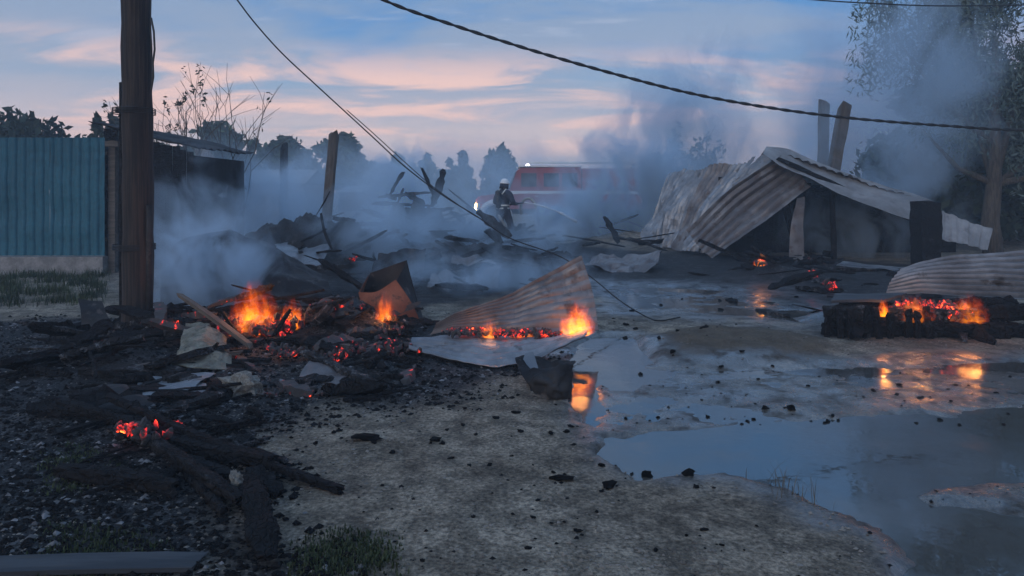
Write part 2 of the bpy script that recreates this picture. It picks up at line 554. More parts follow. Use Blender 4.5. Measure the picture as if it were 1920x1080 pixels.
def sheet_mesh(name, ctrl, mat, ribs=0, amp=0.015, along='u', warp=0.02, wscale=1.2, thick=0.004, nu=24, nv=24, seed=0, ragged=0.0):
    """a thin sheet with thickness, ribs running along u or v, warped by noise"""
    if ribs:
        if along == 'u': nv = max(nv, ribs * 4)
        else: nu = max(nu, ribs * 4)
    P = []
    sv = Vector((seed * 3.7, seed * 1.9, seed * 5.1))
    for j in range(nv + 1):
        for i in range(nu + 1):
            u, v = i / nu, j / nv
            uu = u + ragged * (mnoise.noise(Vector((v * 9, seed, 0))) * (1 if u > 0.5 else -1) * abs(u - 0.5) * 2)
            P.append(grid_eval(ctrl, min(max(u, 0), 1), min(max(v, 0), 1)) if not ragged else grid_eval(ctrl, min(max(uu, 0), 1), v))
    P = np.array([tuple(p) for p in P]).reshape(nv + 1, nu + 1, 3)
    du = np.gradient(P, axis=1); dv = np.gradient(P, axis=0)
    nrm = np.cross(du, dv)
    nrm /= np.linalg.norm(nrm, axis=2, keepdims=True) + 1e-12
    for j in range(nv + 1):
        for i in range(nu + 1):
            p = Vector(P[j, i])
            d = mnoise.fractal(p * wscale + sv, 0.7, 2.0, 3) * warp
            if ribs:
                t = (j / nv if along == 'u' else i / nu) * ribs
                tw = abs((t % 1.0) * 2 - 1)
                d += amp * (1 if tw > 0.6 else (-1 if tw < 0.3 else (tw - 0.3) / 0.15 - 1))
            P[j, i] += nrm[j, i] * d
    du = np.gradient(P, axis=1); dv = np.gradient(P, axis=0)
    nrm = np.cross(du, dv)
    nrm /= np.linalg.norm(nrm, axis=2, keepdims=True) + 1e-12
    B = P - nrm * thick
    m = MB()
    W = nu + 1
    n = W * (nv + 1)
    m.v = [tuple(p) for p in P.reshape(-1, 3)] + [tuple(p) for p in B.reshape(-1, 3)]
    for j in range(nv):
        for i in range(nu):
            a = j * W + i
            m.f.append((a, a + 1, a + W + 1, a + W))
            m.f.append((n + a + W, n + a + W + 1, n + a + 1, n + a))
    for i in range(nu):
        a = i; m.f.append((n + a, n + a + 1, a + 1, a))
        a = nv * W + i; m.f.append((a, a + 1, n + a + 1, n + a))
    for j in range(nv):
        a = j * W; m.f.append((a, a + W, n + a + W, n + a))
        a = j * W + nu; m.f.append((n + a, n + a + W, a + W, a))
    return m.mesh(name, mat)


def sheet(name, ctrl, mat, parent=None, **k):
    """sheet object with its origin at its middle; the control points are world points"""
    ctrl = [[Vector(p) for p in r] for r in ctrl]
    c = sum((p for r in ctrl for p in r), Vector()) / sum(len(r) for r in ctrl)
    ctrl = [[p - c for p in r] for r in ctrl]
    o = link(name, sheet_mesh(name, ctrl, mat, **k))
    o.location = c
    if parent is not None:
        child(o, parent)
    return o


def lump_mesh(name, mat, seed, rough=0.35, sub=2, flat=1.0, freq=1.4):
    bm = bmesh.new()
    bmesh.ops.create_icosphere(bm, subdivisions=sub, radius=1.0)
    sv = Vector((seed * 2.3, seed * 4.1, seed * 1.7))
    for v in bm.verts:
        d = 1 + rough * mnoise.fractal(v.co * freq + sv, 0.6, 2.1, 4) * 1.4
        v.co = Vector((v.co.x * d, v.co.y * d, v.co.z * d * flat))
    me = bpy.data.meshes.new(name)
    bm.to_mesh(me)
    bm.free()
    me.materials.append(mat)
    return me


def beam_mesh(name, mat, seed, L=1.0, wd=0.1, th=0.1, seg=8, bend=0.03, rough=0.25, sides=4, taper=0.8):
    """a burnt timber lying along x, uneven and eaten away towards its ends"""
    rnd = random.Random(seed)
    m = MB()
    prof = [(-1, -1), (1, -1), (1, 1), (-1, 1)] if sides == 4 else [(math.cos(2 * math.pi * k / sides) * 1.1, math.sin(2 * math.pi * k / sides) * 1.1) for k in range(sides)]
    ph = rnd.random() * 6
    for i in range(seg + 1):
        t = i / seg
        x = (t - 0.5) * L
        e = min(t, 1 - t) * 2
        s = (taper + (1 - taper) * min(1, e * 3)) * (1 + rough * (rnd.random() - 0.5))
        oy, oz = bend * math.sin(t * 3 + ph) * L, bend * 0.6 * math.cos(t * 2.3 + ph) * L
        for (a, b_) in prof:
            m.v.append((x + (rnd.random() - 0.5) * L / seg * (0.7 if i in (0, seg) else 0.25), oy + a * wd / 2 * s * (1 + rough * (rnd.random() - 0.5)), oz + b_ * th / 2 * s * (1 + rough * (rnd.random() - 0.5))))
    n = len(prof)
    for i in range(seg):
        for k in range(n):
            k2 = (k + 1) % n
            m.f.append((i * n + k, i * n + k2, (i + 1) * n + k2, (i + 1) * n + k))
    m.f.append(tuple(reversed(range(n))))
    m.f.append(tuple(seg * n + k for k in range(n)))
    return m.mesh(name, mat)


def burnt_timber_mesh(name, mat, seed, L, wd, th, taper=0.8, rough=0.2, per=20):
    """a finely broken charred timber: blocky cracked skin and eaten ends"""
    seg = max(24, int(L / 0.028))
    m = MB()
    sv = Vector((seed * 1.3, seed * 0.7, seed * 2.9))
    for i in range(seg + 1):
        t = i / seg
        x_ = (t - 0.5) * L
        e = min(1.0, min(t, 1 - t) * 2 * 2.6)
        sc_ = taper + (1 - taper) * e
        bz = 0.012 * L * math.sin(t * 3 + seed)
        for k in range(per):
            a = 2 * math.pi * k / per
            c_, s_ = math.cos(a), math.sin(a)
            q = max(abs(c_), abs(s_)) ** 0.75
            p = Vector((x_, c_ / q * wd / 2, s_ / q * th / 2))
            n_ = mnoise.fractal(Vector((p.x * 5, p.y * 9, p.z * 9)) + sv, 0.7, 2.0, 4)
            cr = mnoise.noise(Vector((p.x * 24, p.y * 34, p.z * 34)) + sv)
            d = sc_ * (1 + rough * 1.5 * n_ + 0.07 * (1 if cr > 0.08 else -0.6))
            ex = (0.06 * mnoise.noise(Vector((k * 0.9, seed, 1))) if i in (0, seg) else 0)
            m.v.append((p.x + ex * L * 0.6, p.y * d, p.z * d + bz))
    for i in range(seg):
        for k in range(per):
            k2 = (k + 1) % per
            m.f.append((i * per + k, i * per + k2, (i + 1) * per + k2, (i + 1) * per + k))
    m.f.append(tuple(reversed(range(per))))
    m.f.append(tuple(seg * per + k for k in range(per)))
    return m.mesh(name, mat)


def lay(o, a, b_):
    """put a timber that lies along x between two world points"""
    a, b_ = Vector(a), Vector(b_)
    o.location = (a + b_) / 2
    o.rotation_euler = (b_ - a).to_track_quat('X', 'Z').to_euler()
    return o


# ------------------------------------------------------------------ the ground
def axis_pts(lo, hi, step, far_lo, far_hi, g=1.16):
    c = list(np.arange(lo, hi + 1e-6, step))
    s, p, up = step, hi, []
    while p < far_hi:
        s *= g; p += s; up.append(p)
    s, p, dn = step, lo, []
    while p > far_lo:
        s *= g; p -= s; dn.append(p)
    return np.array(dn[::-1] + c + up)


gx = axis_pts(-7.0, 8.5, 0.045, -900, 900)
gy = axis_pts(2.0, 11.5, 0.04, -60, 1500, 1.045)
GX, GY = np.meshgrid(gx, gy)
GH = Harr(GX.ravel(), GY.ravel()).reshape(GX.shape)
nx, ny = len(gx), len(gy)
gme = bpy.data.meshes.new('ground')
gme.from_pydata(np.stack([GX.ravel(), GY.ravel(), GH.ravel()], 1).tolist(), [],
                [(j * nx + i, j * nx + i + 1, (j + 1) * nx + i + 1, (j + 1) * nx + i) for j in range(ny - 1) for i in range(nx - 1)])
gme.polygons.foreach_set('use_smooth', [True] * len(gme.polygons))
fx, fy = GX.ravel(), GY.ravel()
jit = (fbm(fx, fy, 2.1, 4) - 0.5)
wet = np.maximum.reduce([sstep(-(sdf(fx, fy, P) + jit * 0.6), -0.35, 0.05) for P in (PUDDLE, POOL, WETMUD)] + [sstep(-(sdf(fx, fy, FARWET) + jit), -1.2, 0.3)])
char = np.maximum(sstep(-(sdf(fx, fy, CHAR) + jit * 1.0), -0.35, 0.35), sstep(-(sdf(fx, fy, CHAR2) + jit * 1.6), -0.8, 0.6))
mud = sstep(-(sdf(fx, fy, MOUND) + jit * 0.4), -0.15, 0.1)
for nm, arr in (('wet', wet), ('char', char), ('mud', mud)):
    at_ = gme.attributes.new(nm, 'FLOAT', 'POINT')
    at_.data.foreach_set('value', arr.astype(np.float32))


def f_ground(g, b):
    p = g.n('NewGeometry').outputs['Position']
    def A(nm):
        return g.n('Attribute', {'attribute_name': nm}).outputs['Fac']
    n_big = g.noise(p, 0.55, 5, 0.6)
    n_mid = g.noise(p, 5.0, 6, 0.65)
    n_fin = g.noise(p, 42.0, 5, 0.7)
    n_grit = g.n('TexVoronoi', None, Vector=p, Scale=60.0).outputs['Distance']
    c = g.mix(g.smooth(n_big, 0.35, 0.65), (0.185, 0.146, 0.106), (0.315, 0.258, 0.193))
    c = g.mix(g.smooth(n_mid, 0.38, 0.62), g.mix(1.0, c, 0.45, 'MULTIPLY'), c)
    c = g.mix(1.0, c, g.ramp(n_fin, [(0.30, 0.18), (0.5, 0.95), (0.70, 1.85)]), 'MULTIPLY')
    c = g.mix(g.math('MULTIPLY', A('mud'), 0.85), c, g.mix(n_mid, (0.05, 0.036, 0.024), (0.10, 0.075, 0.05)))
    soot = g.mix(g.smooth(n_fin, 0.42, 0.66), (0.010, 0.010, 0.011), g.mix(g.smooth(n_mid, 0.45, 0.68), (0.034, 0.033, 0.034), (0.12, 0.117, 0.117)))
    ch = g.math('MULTIPLY', A('char'), g.smooth(g.math('ADD', n_mid, g.math('MULTIPLY', A('char'), 0.45)), 0.48, 0.72))
    c = g.mix(ch, c, soot)
    wt = g.math('MULTIPLY', A('wet'), g.smooth(n_mid, 0.2, 0.55))
    c = g.mix(g.math('MULTIPLY', A('wet'), 0.85), c, g.mix(1.0, c, g.mix(g.smooth(n_big, 0.4, 0.6), 0.22, 0.42), 'MULTIPLY'))
    setp(g, b, Base_Color=c, Roughness=g.math('MULTIPLY_ADD', wt, -0.66, 0.92), Specular_IOR_Level=g.math('MULTIPLY_ADD', wt, 0.75, 0.25))
    setp(g, b, Coat_Weight=g.math('MULTIPLY', g.smooth(wt, 0.55, 1.0), g.smooth(g.noise(p, 1.7, 5, 0.6), 0.36, 0.62, 0.1, 0.85)), Coat_Roughness=0.24, Coat_IOR=1.6)
    hh = g.math('ADD', g.math('MULTIPLY', n_fin, 0.7), g.math('ADD', g.math('MULTIPLY', n_mid, 1.2), g.math('MULTIPLY', n_grit, 0.35)))
    nd = g.n('Bump', None, Height=hh, Distance=g.math('MULTIPLY_ADD', A('wet'), -0.012, 0.022), Strength=0.9)
    g.t.links.new(nd.outputs[0], b.inputs['Normal'])
M['ground'] = principled('dirt ground', f_ground)
gme.materials.append(M['ground'])
tag(link('ground', gme), kind='structure')

# water standing wherever the ground lies below zero
mn = np.minimum.reduce([GH[:-1, :-1], GH[1:, :-1], GH[:-1, 1:], GH[1:, 1:]])
wcell = (mn < 0.004) & (GY[:-1, :-1] < 14) & (GX[:-1, :-1] > 0.3) & (GX[:-1, :-1] < 12) & (GY[:-1, :-1] > 1.2)
wm = MB()
idx = {}
for j, i in np.argwhere(wcell):
    q = []
    for (a, b_) in ((j, i), (j, i + 1), (j + 1, i + 1), (j + 1, i)):
        if (a, b_) not in idx:
            idx[(a, b_)] = len(wm.v)
            wm.v.append((gx[b_], gy[a], 0.0))
        q.append(idx[(a, b_)])
    wm.f.append(tuple(q))
tag(wm.build('puddle_water', M['water']), kind='structure')


# ------------------------------------------------------------------ utility pole and left side
def g3(px, py, dz=0.0):
    p = gp(px, py)
    p.z = Hs(p.x, p.y) + dz
    return p


base = g3(257, 632)
pole = empty('utility_pole', base)
m = MB()
pts, rad = [], []
for k in range(26):
    t = k / 25
    pts.append((0.012 * math.sin(t * 7), 0, t * 6.4 - 0.25))
    rad.append(0.158 - 0.012 * t + 0.006 * math.sin(k * 2.1))
m.tube(pts, rad, 14)
o = m.build('shaft', M['pole_wood'], pole, True)
# splice post strapped in front of the pole foot, and its wire bindings
m = MB(); m.tube([(-0.13, 0.10, -0.2), (-0.13, 0.10, 2.7)], 0.11, 10)
m.build('splice_post', M['char'], pole, True)
for z in (0.85, 2.35):
    m = MB()
    for q in range(4):
        m.tube([((0.185 if math.cos(a) > 0 else 0.25) * math.cos(a) - 0.02, 0.20 * math.sin(a) + 0.03, z + q * 0.018) for a in [2 * math.pi * k / 20 for k in range(21)]], 0.006, 5, False)
    m.build('wire_binding', M['cable'], pole)
m = MB(); m.tube([(0.165, -0.06, z) for z in (-0.1, 0.5, 1.0, 1.34)], 0.034, 8)
m.build('cable_conduit', M['soot_metal'], pole, True)
m = MB(); m.tube([(0.165, -0.02, 3.4), (0.20, -0.03, 3.25), (0.215, -0.04, 3.05), (0.19, -0.03, 2.9), (0.20, -0.04, 2.75), (0.17, -0.03, 2.6)], 0.012, 6)
m.tube([(0.16, -0.03, 3.3), (0.188, -0.05, 3.1), (0.17, -0.04, 2.95)], 0.008, 6)
m.build('loose_wire', M['cable'], pole)
tag(pole, 'tall thick dark wooden utility pole rising beside the fence at left', 'pole')

b0 = g3(212, 600)
me = beam_mesh('charred_post', M['char'], 5, 3.1, 0.19, 0.17, 12, 0.006, 0.2)
o = link('charred_post', me)
o.location = b0 + Vector((0, 0.55, 1.5)); o.rotation_euler = (0, R(90), 0.2)
tag(o, 'black charred upright post between the blue fence and the utility pole', 'post')

# blue corrugated fence
FY = 13.2
fx0, fx1 = (-60 - 960) / FPX * FY - 2.5, (197 - 960) / FPX * FY
fz0, fz1 = CAM_H + (HOR - 479) / FPX * FY, CAM_H + (HOR - 258) / FPX * FY
fence = empty('metal_fence', (fx1, FY, 0))
pw = 1.05
x = fx1
k = 0
fmesh = None
while x > fx0:
    if fmesh is None:
        ctrl = [[Vector((-pw + 0.01, 0, fz0)), Vector((0, 0, fz0))], [Vector((-pw + 0.01, 0, fz1)), Vector((0, 0, fz1))]]
        fmesh = sheet_mesh('panel', ctrl, M['fence_blue'], ribs=6, amp=0.014, along='v', warp=0.03, wscale=1.4, nu=48, nv=16, thick=0.003)
    o = link('panel', fmesh, fence)
    o.location = (x - fx1, 0.0 if k % 2 == 0 else 0.004, 0)
    x -= pw
    k += 1
for z in (fz0 + 0.3, fz1 - 0.3):
    MB().box(((fx0 - fx1) / 2, 0.055, z), (fx1 - fx0, 0.04, 0.06)).build('rail', M['old_wood'], fence)
for q in range(3):
    MB().box((0.08 - q * 2.6, 0.12, (fz1 - 0.05) / 2), (0.13, 0.10, fz1 - 0.05)).build('post', M['old_wood'], fence)
MB().box((0.13, 0.06, fz1 - 0.12), (0.24, 0.16, 0.10)).build('post_cap', M['old_wood'], fence)
MB().box(((fx0 - fx1) / 2, 0.03, fz0 / 2 - 0.03), (fx1 - fx0, 0.22, fz0 + 0.02)).build('plinth', M['concrete'], fence)
tag(fence, 'faded blue corrugated metal fence on a low concrete plinth at far left', 'fence')

# burnt shed behind the pole
SY = 13.6
shed = empty('burnt_shed', ((290 - 960) / FPX * SY, SY, 0))
sx0, sx1 = (196 - 960) / FPX * SY, (362 - 960) / FPX * SY
nb = 13
rnd = random.Random(4)
bw = (sx1 - sx0) / nb
for k in range(nb):
    xx = sx0 + bw * (k + 0.5)
    top = 2.85 - 0.42 * (k / nb) - rnd.random() * 0.10
    o = MB().box((0, 0, 0), (bw * 0.93, 0.03, top)).build('board', M['char'])
    o.location = (xx, SY + rnd.uniform(-0.012, 0.012), top / 2 + 0.02)
    o.rotation_euler = (0, rnd.uniform(-0.012, 0.012), 0)
    child(o, shed)
for k in range(12):
    o = MB().box((0, 0, 0), (0.03, 0.20, 2.3)).build('board', M['char'])
    o.location = (sx1 - 0.02, SY + 0.14 + k * 0.215, 1.17)
    child(o, shed)
sheet('roof', [[(sx0 - 0.2, SY - 0.2, 2.95), (sx1 + 0.15, SY - 0.2, 2.46)], [(sx0 - 0.2, SY + 2.8, 3.0), (sx1 + 0.15, SY + 2.8, 2.52)]], M['soot_metal'], shed, ribs=9, amp=0.02, along='u', warp=0.04, thick=0.012)
tag(shed, 'small black burnt shed with a sloping roof just behind the pole', 'shed')


# ------------------------------------------------------------------ trees
def leaf_cloud(clusters, n, size, aspect, seed, droop=0.0):
    """leaf-sized faces spread through clumps (centre, radii)"""
    rs = np.random.RandomState(seed)
    wts = np.array([c[1][0] * c[1][1] * c[1][2] for c in clusters]) ** 0.75
    wts /= wts.sum()
    ids = rs.choice(len(clusters), n, p=wts)
    C = np.array([c[0] for c in clusters])[ids]; Rr = np.array([c[1] for c in clusters])[ids]
    d = rs.normal(size=(n, 3)); d /= np.linalg.norm(d, axis=1, keepdims=True)
    rr = rs.rand(n) ** 0.45 * (1 + 0.30 * np.abs(rs.normal(size=n)))
    P = C + d * Rr * rr[:, None]
    a = rs.normal(size=(n, 3)); a[:, 2] -= droop; a /= np.linalg.norm(a, axis=1, keepdims=True)
    b_ = np.cross(a, rs.normal(size=(n, 3))); b_ /= np.linalg.norm(b_, axis=1, keepdims=True) + 1e-9
    s = size * (0.6 + 0.8 * rs.rand(n))[:, None]
    V = np.stack([P - a * s, P + b_ * s * aspect, P + a * s, P - b_ * s * aspect], 1).reshape(-1, 3)
    F = np.arange(n * 4).reshape(-1, 4)
    return V, F


def tree(name, label, base, H, crown, n, size, mat, trunk_r=0.15, group=None, seed=1, aspect=0.5, droop=0.0, cat='tree', nclump=26, trunk_h=None):
    """crown: list of (cx,cy,cz,rx,ry,rz) as fractions of H, each broken into clumps"""
    rnd = random.Random(seed)
    t = empty(name, base)
    clusters = []
    tot = sum(c[3] * c[4] * c[5] for c in crown)
    for (cx, cy, cz, rx, ry, rz) in crown:
        kk = max(4, int(nclump * rx * ry * rz / tot))
        for _ in range(kk):
            d = Vector((rnd.gauss(0, 1), rnd.gauss(0, 1), rnd.gauss(0, 1))).normalized() * (rnd.random() ** 0.4) * 0.86
            c = Vector((cx + d.x * rx, cy + d.y * ry, cz + d.z * rz)) * H
            s = rnd.uniform(0.24, 0.46)
            clusters.append((tuple(c), (rx * H * s, ry * H * s, rz * H * s * 0.85)))
    V, F = leaf_cloud(clusters, n, size, aspect, seed, droop)
    me = bpy.data.meshes.new('crown')
    me.from_pydata(V.tolist(), [], F.tolist())
    me.materials.append(mat)
    link('crown', me, t)
    m = MB()
    th = (trunk_h or 0.75) * H
    tp = [(0.03 * H * mnoise.noise(Vector((seed, k * 0.5, 0))), 0.03 * H * mnoise.noise(Vector((seed, k * 0.5, 5))), th * k / 6 - 0.1) for k in range(7)]
    m.tube(tp, [trunk_r * (1 - 0.13 * k) for k in range(7)], 8)
    for c, r in rnd.sample(clusters, min(9, len(clusters))):
        k = rnd.randint(2, 5)
        a = Vector(tp[k]); b_ = Vector(c)
        mid = (a + b_) / 2 + Vector((0, 0, -0.04 * H))
        m.tube([a, mid, b_], [trunk_r * 0.42, trunk_r * 0.28, trunk_r * 0.08], 6)
    m.build('trunk', M['bark'], t, True)
    tag(t, label, cat, group)
    return t


def far_tree(px, top, Y, wpx, label, mat='leaf', n=1700, kind='round', seed=1, size=0.3, group='trees along the skyline'):
    b_ = Vector(((px - 960) / FPX * Y, Y, 0))
    H = CAM_H + (HOR - top) / FPX * Y
    rw = wpx / FPX * Y / 2 / H
    if kind == 'round':
        cr = [(0, 0, 0.66, rw, rw, 0.30), (-rw * 0.3, 0, 0.45, rw * 0.85, rw, 0.24), (rw * 0.35, 0, 0.5, rw * 0.8, rw, 0.26)]
    elif kind == 'cone':
        cr = [(0, 0, 0.3, rw, rw, 0.22), (0, 0, 0.52, rw * 0.75, rw * 0.75, 0.2), (0, 0, 0.74, rw * 0.45, rw * 0.45, 0.18), (0, 0, 0.92, rw * 0.18, rw * 0.18, 0.10)]
    else:
        cr = [(0, 0, 0.35, rw, rw, 0.32), (-rw * 0.4, 0, 0.6, rw * 0.5, rw, 0.26), (rw * 0.3, 0, 0.72, rw * 0.5, rw * 0.6, 0.26)]
    return tree('broadleaf_tree' if kind != 'cone' else 'conifer_tree', label, b_, H, cr, n, size, M[mat], 0.16, group, seed)


far_tree(175, 214, 24, 70, 'dark leafy tree top just above the blue fence', 'leaf_dark', 2600, 'tall', 11, 0.16, None)
far_tree(222, 208, 25, 60, 'dark leafy tree half hidden behind the left of the utility pole', 'leaf_dark', 2400, 'round', 12, 0.16, None)
far_tree(60, 190, 24, 150, 'broad dark tree behind the fence at the far left edge', 'leaf_dark', 3200, 'round', 13, 0.16, None)
far_tree(-70, 150, 22, 170, 'tall dark tree beyond the left edge of the fence', 'leaf_dark', 3200, 'tall', 14, 0.16, None)
SK = [(330, 262, 46, 80, 'low hazy tree behind the burnt shed, leftmost of the skyline', 'round'),
      (412, 228, 48, 78, 'hazy round tree right of the bare twigs', 'round'), (465, 240, 55, 46, 'narrow hazy tree between two rounder skyline trees at left', 'tall'),
      (497, 258, 60, 40, 'small hazy tree in the dip of the left skyline', 'tall'), (534, 238, 52, 62, 'domed hazy tree above the short thin post', 'round'),
      (580, 272, 62, 52, 'low hazy tree left of the leaning post', 'round'), (640, 246, 50, 74, 'broad hazy tree directly behind the leaning post', 'round'),
      (700, 300, 66, 60, 'low hazy bush-like tree right of the leaning post', 'round'), (742, 284, 60, 62, 'hazy tree left of the sagging fallen wire', 'tall'),
      (790, 283, 58, 60, 'hazy tree behind the sagging fallen wire', 'tall'), (834, 292, 56, 44, 'small loose hazy tree left of the cone-shaped one', 'tall'),
      (866, 280, 54, 52, 'hazy cone-shaped tree on the skyline left of the fire engine', 'cone'), (920, 300, 58, 36, 'small hazy tree between the cone-shaped tree and the dense one', 'tall'),
      (946, 262, 50, 50, 'dense dark tree standing just above the fire engine', 'round')]
for i, (px, top, Y, wd, lb, kd) in enumerate(SK):
    far_tree(px, top, Y, wd * 1.12, lb, 'leaf', 4200, kd, 20 + i, 0.30)
far_tree(1192, 286, 38, 44, 'ragged tree in the smoke left of the collapsed roof', 'leaf', 1200, 'tall', 41, 0.16, None)
far_tree(1262, 224, 36, 66, 'tree with a pointed top in the smoke above the left roof slope', 'leaf', 1500, 'tall', 42, 0.16, None)
far_tree(1325, 226, 37, 80, 'tree fading into smoke behind the roof ridge', 'leaf', 1500, 'tall', 43, 0.16, None)
# far wood closing the horizon outside the visible gap
far_tree(1110, 325, 75, 120, 'low faint trees behind the fire engine at the horizon', 'leaf', 1400, 'round', 44, 0.35, None)
far_tree(1010, 330, 85, 120, 'low faint tree mass behind the fire engine cab', 'leaf', 1400, 'round', 45, 0.35, None)

# big willow at right
wb = Vector(((1890 - 960) / FPX * 17, 17.5, 0))
tree('willow_tree', 'large willow with drooping silvery leaves at the upper right', wb, 7.6,
     [(-0.30, 0, 0.74, 0.17, 0.18, 0.20), (-0.05, 0.05, 0.68, 0.26, 0.22, 0.34), (0.25, 0, 0.5, 0.24, 0.2, 0.34), (-0.36, -0.02, 0.92, 0.17, 0.15, 0.15), (0.0, 0.0, 0.95, 0.32, 0.22, 0.22), (-0.14, 0.0, 0.45, 0.12, 0.14, 0.18)],
     34000, 0.095, M['leaf_willow'], 0.24, None, 51, 0.20, 0.9, nclump=90)
far_tree(1840, 30, 21, 330, 'dark broad tree in the smoke at the right edge', 'leaf_dark', 15000, 'tall', 52, 0.16, None)

far_tree(1790, 255, 21.5, 300, 'dark dense bushes in the smoke behind the right end of the roof', 'leaf_dark', 9000, 'round', 53, 0.16, None)
far_tree(1960, 150, 23, 330, 'dark tree beyond the right edge behind the burning pile', 'leaf_dark', 7000, 'tall', 54, 0.16, None)

# bare-twigged bush behind the shed
bb = Vector(((345 - 960) / FPX * 16.5, 16.6, 0))
bush = empty('dead_bush', bb)
rnd = random.Random(9)
m = MB()
tips = []
def branch(p, d, L, r, depth):
    q = p + d * L
    mid = (p + q) / 2 + Vector((rnd.gauss(0, 0.03), rnd.gauss(0, 0.03), 0)) * L
    m.tube([p, mid, q], [r, r * 0.8, r * 0.55], 5)
    if depth == 0:
        tips.append(q); return
    for _ in range(rnd.choice((2, 3))):
        dd = (d + Vector((rnd.gauss(0, 0.5), rnd.gauss(0, 0.4), rnd.gauss(0.15, 0.3)))).normalized()
        branch(q, dd, L * rnd.uniform(0.6, 0.85), r * 0.6, depth - 1)
for k in range(11):
    branch(Vector((rnd.uniform(-0.8, 1.2), rnd.uniform(-0.3, 0.3), -0.05)), Vector((rnd.gauss(0, 0.18), rnd.gauss(0, 0.1), 1)).normalized(), rnd.uniform(1.25, 1.75), 0.028, 3)
m.build('branches', M['bark'], bush)
cl = [(tuple(t), (0.05, 0.05, 0.16)) for t in rnd.sample(tips, min(26, len(tips)))] + [((rnd.uniform(-0.9, 1.2), rnd.uniform(-0.3, 0.3), rnd.uniform(0.8, 2.5)), (0.3, 0.2, 0.3)) for _ in range(12)]
V, F = leaf_cloud(cl, 2200, 0.055, 0.4, 77)
me = bpy.data.meshes.new('withered_leaves'); me.from_pydata(V.tolist(), [], F.tolist()); me.materials.append(M['leaf_dark'])
link('withered_leaves', me, bush)
tag(bush, 'bush with bare upright twigs sticking up behind the burnt shed', 'bush')


# ------------------------------------------------------------------ background buildings and posts
def barn(px0, px1, py_top, py_eave, Y, label):
    x0, x1 = (px0 - 960) / FPX * Y, (px1 - 960) / FPX * Y
    zt, ze = CAM_H + (HOR - py_top) / FPX * Y, CAM_H + (HOR - py_eave) / FPX * Y
    b_ = empty('barn', ((x0 + x1) / 2, Y, 0))
    L = x1 - x0
    MB().box((0, 2.5, ze / 2 - 0.02), (L - 0.4, 5, ze)).build('wall', M['concrete'], b_)
    m = MB()
    m.add([(-L / 2, -0.3, ze), (L / 2, -0.3, ze), (L / 2, 2.5, zt), (-L / 2, 2.5, zt), (-L / 2, 5.3, ze), (L / 2, 5.3, ze),
           (-L / 2, -0.3, ze + .08), (L / 2, -0.3, ze + .08), (L / 2, 2.5, zt + .08), (-L / 2, 2.5, zt + .08), (-L / 2, 5.3, ze + .08), (L / 2, 5.3, ze + .08)],
          [(0, 1, 2, 3), (3, 2, 5, 4), (9, 8, 7, 6), (10, 11, 8, 9), (0, 6, 7, 1), (4, 5, 11, 10), (0, 3, 9, 6), (3, 4, 10, 9), (1, 7, 8, 2), (2, 8, 11, 5)])
    m.build('roof', M['pale_sheet'], b_)
    for k in range(4):
        MB().box((-L * 0.36 + k * L * 0.24, -0.01, ze * 0.55), (0.8, 0.05, 0.7)).build('window', M['glass'], b_)
    tag(b_, label, 'barn')


barn(430, 575, 318, 345, 44, 'long low barn with a pale roof beyond the thin post')
barn(632, 742, 350, 362, 40, 'low pale-roofed outbuilding right of the leaning post')


def post(px0, py0, px1, py1, Y, r, label, mat='char', name='burnt_post', sides=8):
    a, b_ = at(px0, py0, Y), at(px1, py1, Y)
    me = beam_mesh(name, M[mat], int(px0), (b_ - a).length, r * 2, r * 2, 10, 0.004, 0.12, sides, 0.95)
    o = link(name, me)
    lay(o, a, b_)
    tag(o, label, 'post')
    return o


post(606, 492, 627, 249, 15.8, 0.11, 'tall leaning burnt post in front of the broad hazy tree', 'old_wood')
post(531, 445, 533, 272, 24, 0.13, 'short thin upright post left of the leaning post in smoke')
post(466, 440, 466, 318, 26, 0.10, 'faint thin upright post among the smoke at left')
post(1543, 470, 1544, 190, 21, 0.125, 'pale upright square post fading in smoke behind the roof', 'old_wood', sides=4)
post(1548, 400, 1584, 197, 18.5, 0.13, 'dark leaning post standing up behind the collapsed roof', 'old_wood', sides=4)
post(1716, 470, 1718, 218, 19.5, 0.13, 'dark upright post behind the roof at right edge', 'old_wood', sides=4)
post(1736, 502, 1735, 380, 14.6, 0.21, 'thick charred stump post at the right end of the collapsed roof', 'char', sides=4)
post(757, 452, 762, 393, 20.5, 0.17, 'burnt stump standing on the middle rubble heap')

# ------------------------------------------------------------------ cables overhead
def spline(pts, n=12):
    out = []
    P = [pts[0]] + pts + [pts[-1]]
    for i in range(1, len(P) - 2):
        for k in range(n):
            t = k / n
            p0, p1, p2, p3 = P[i - 1], P[i], P[i + 1], P[i + 2]
            out.append(0.5 * ((2 * p1) + (p2 - p0) * t + (2 * p0 - 5 * p1 + 4 * p2 - p3) * t * t + (3 * p1 - p0 - 3 * p2 + p3) * t ** 3))
    out.append(pts[-1])
    return out


def twisted(name, pts, r, label, strands=2, gap=0.6, turns=1.2):
    m = MB()
    P = spline(pts, 26)
    s = 0.0
    paths = [[] for _ in range(strands)]
    for i, p in enumerate(P):
        if i: s += (P[i] - P[i - 1]).length
        for k in range(strands):
            a = s * turns * 2 * math.pi + k * 2 * math.pi / strands
            paths[k].append(p + Vector((0.3 * math.cos(a), 0.6 * math.cos(a), math.sin(a))) * r * gap)
    for q in paths:
        m.tube(q, r, 6)
    o = m.build(name, M['cable'], None, True)
    return tag(o, label, 'cable')


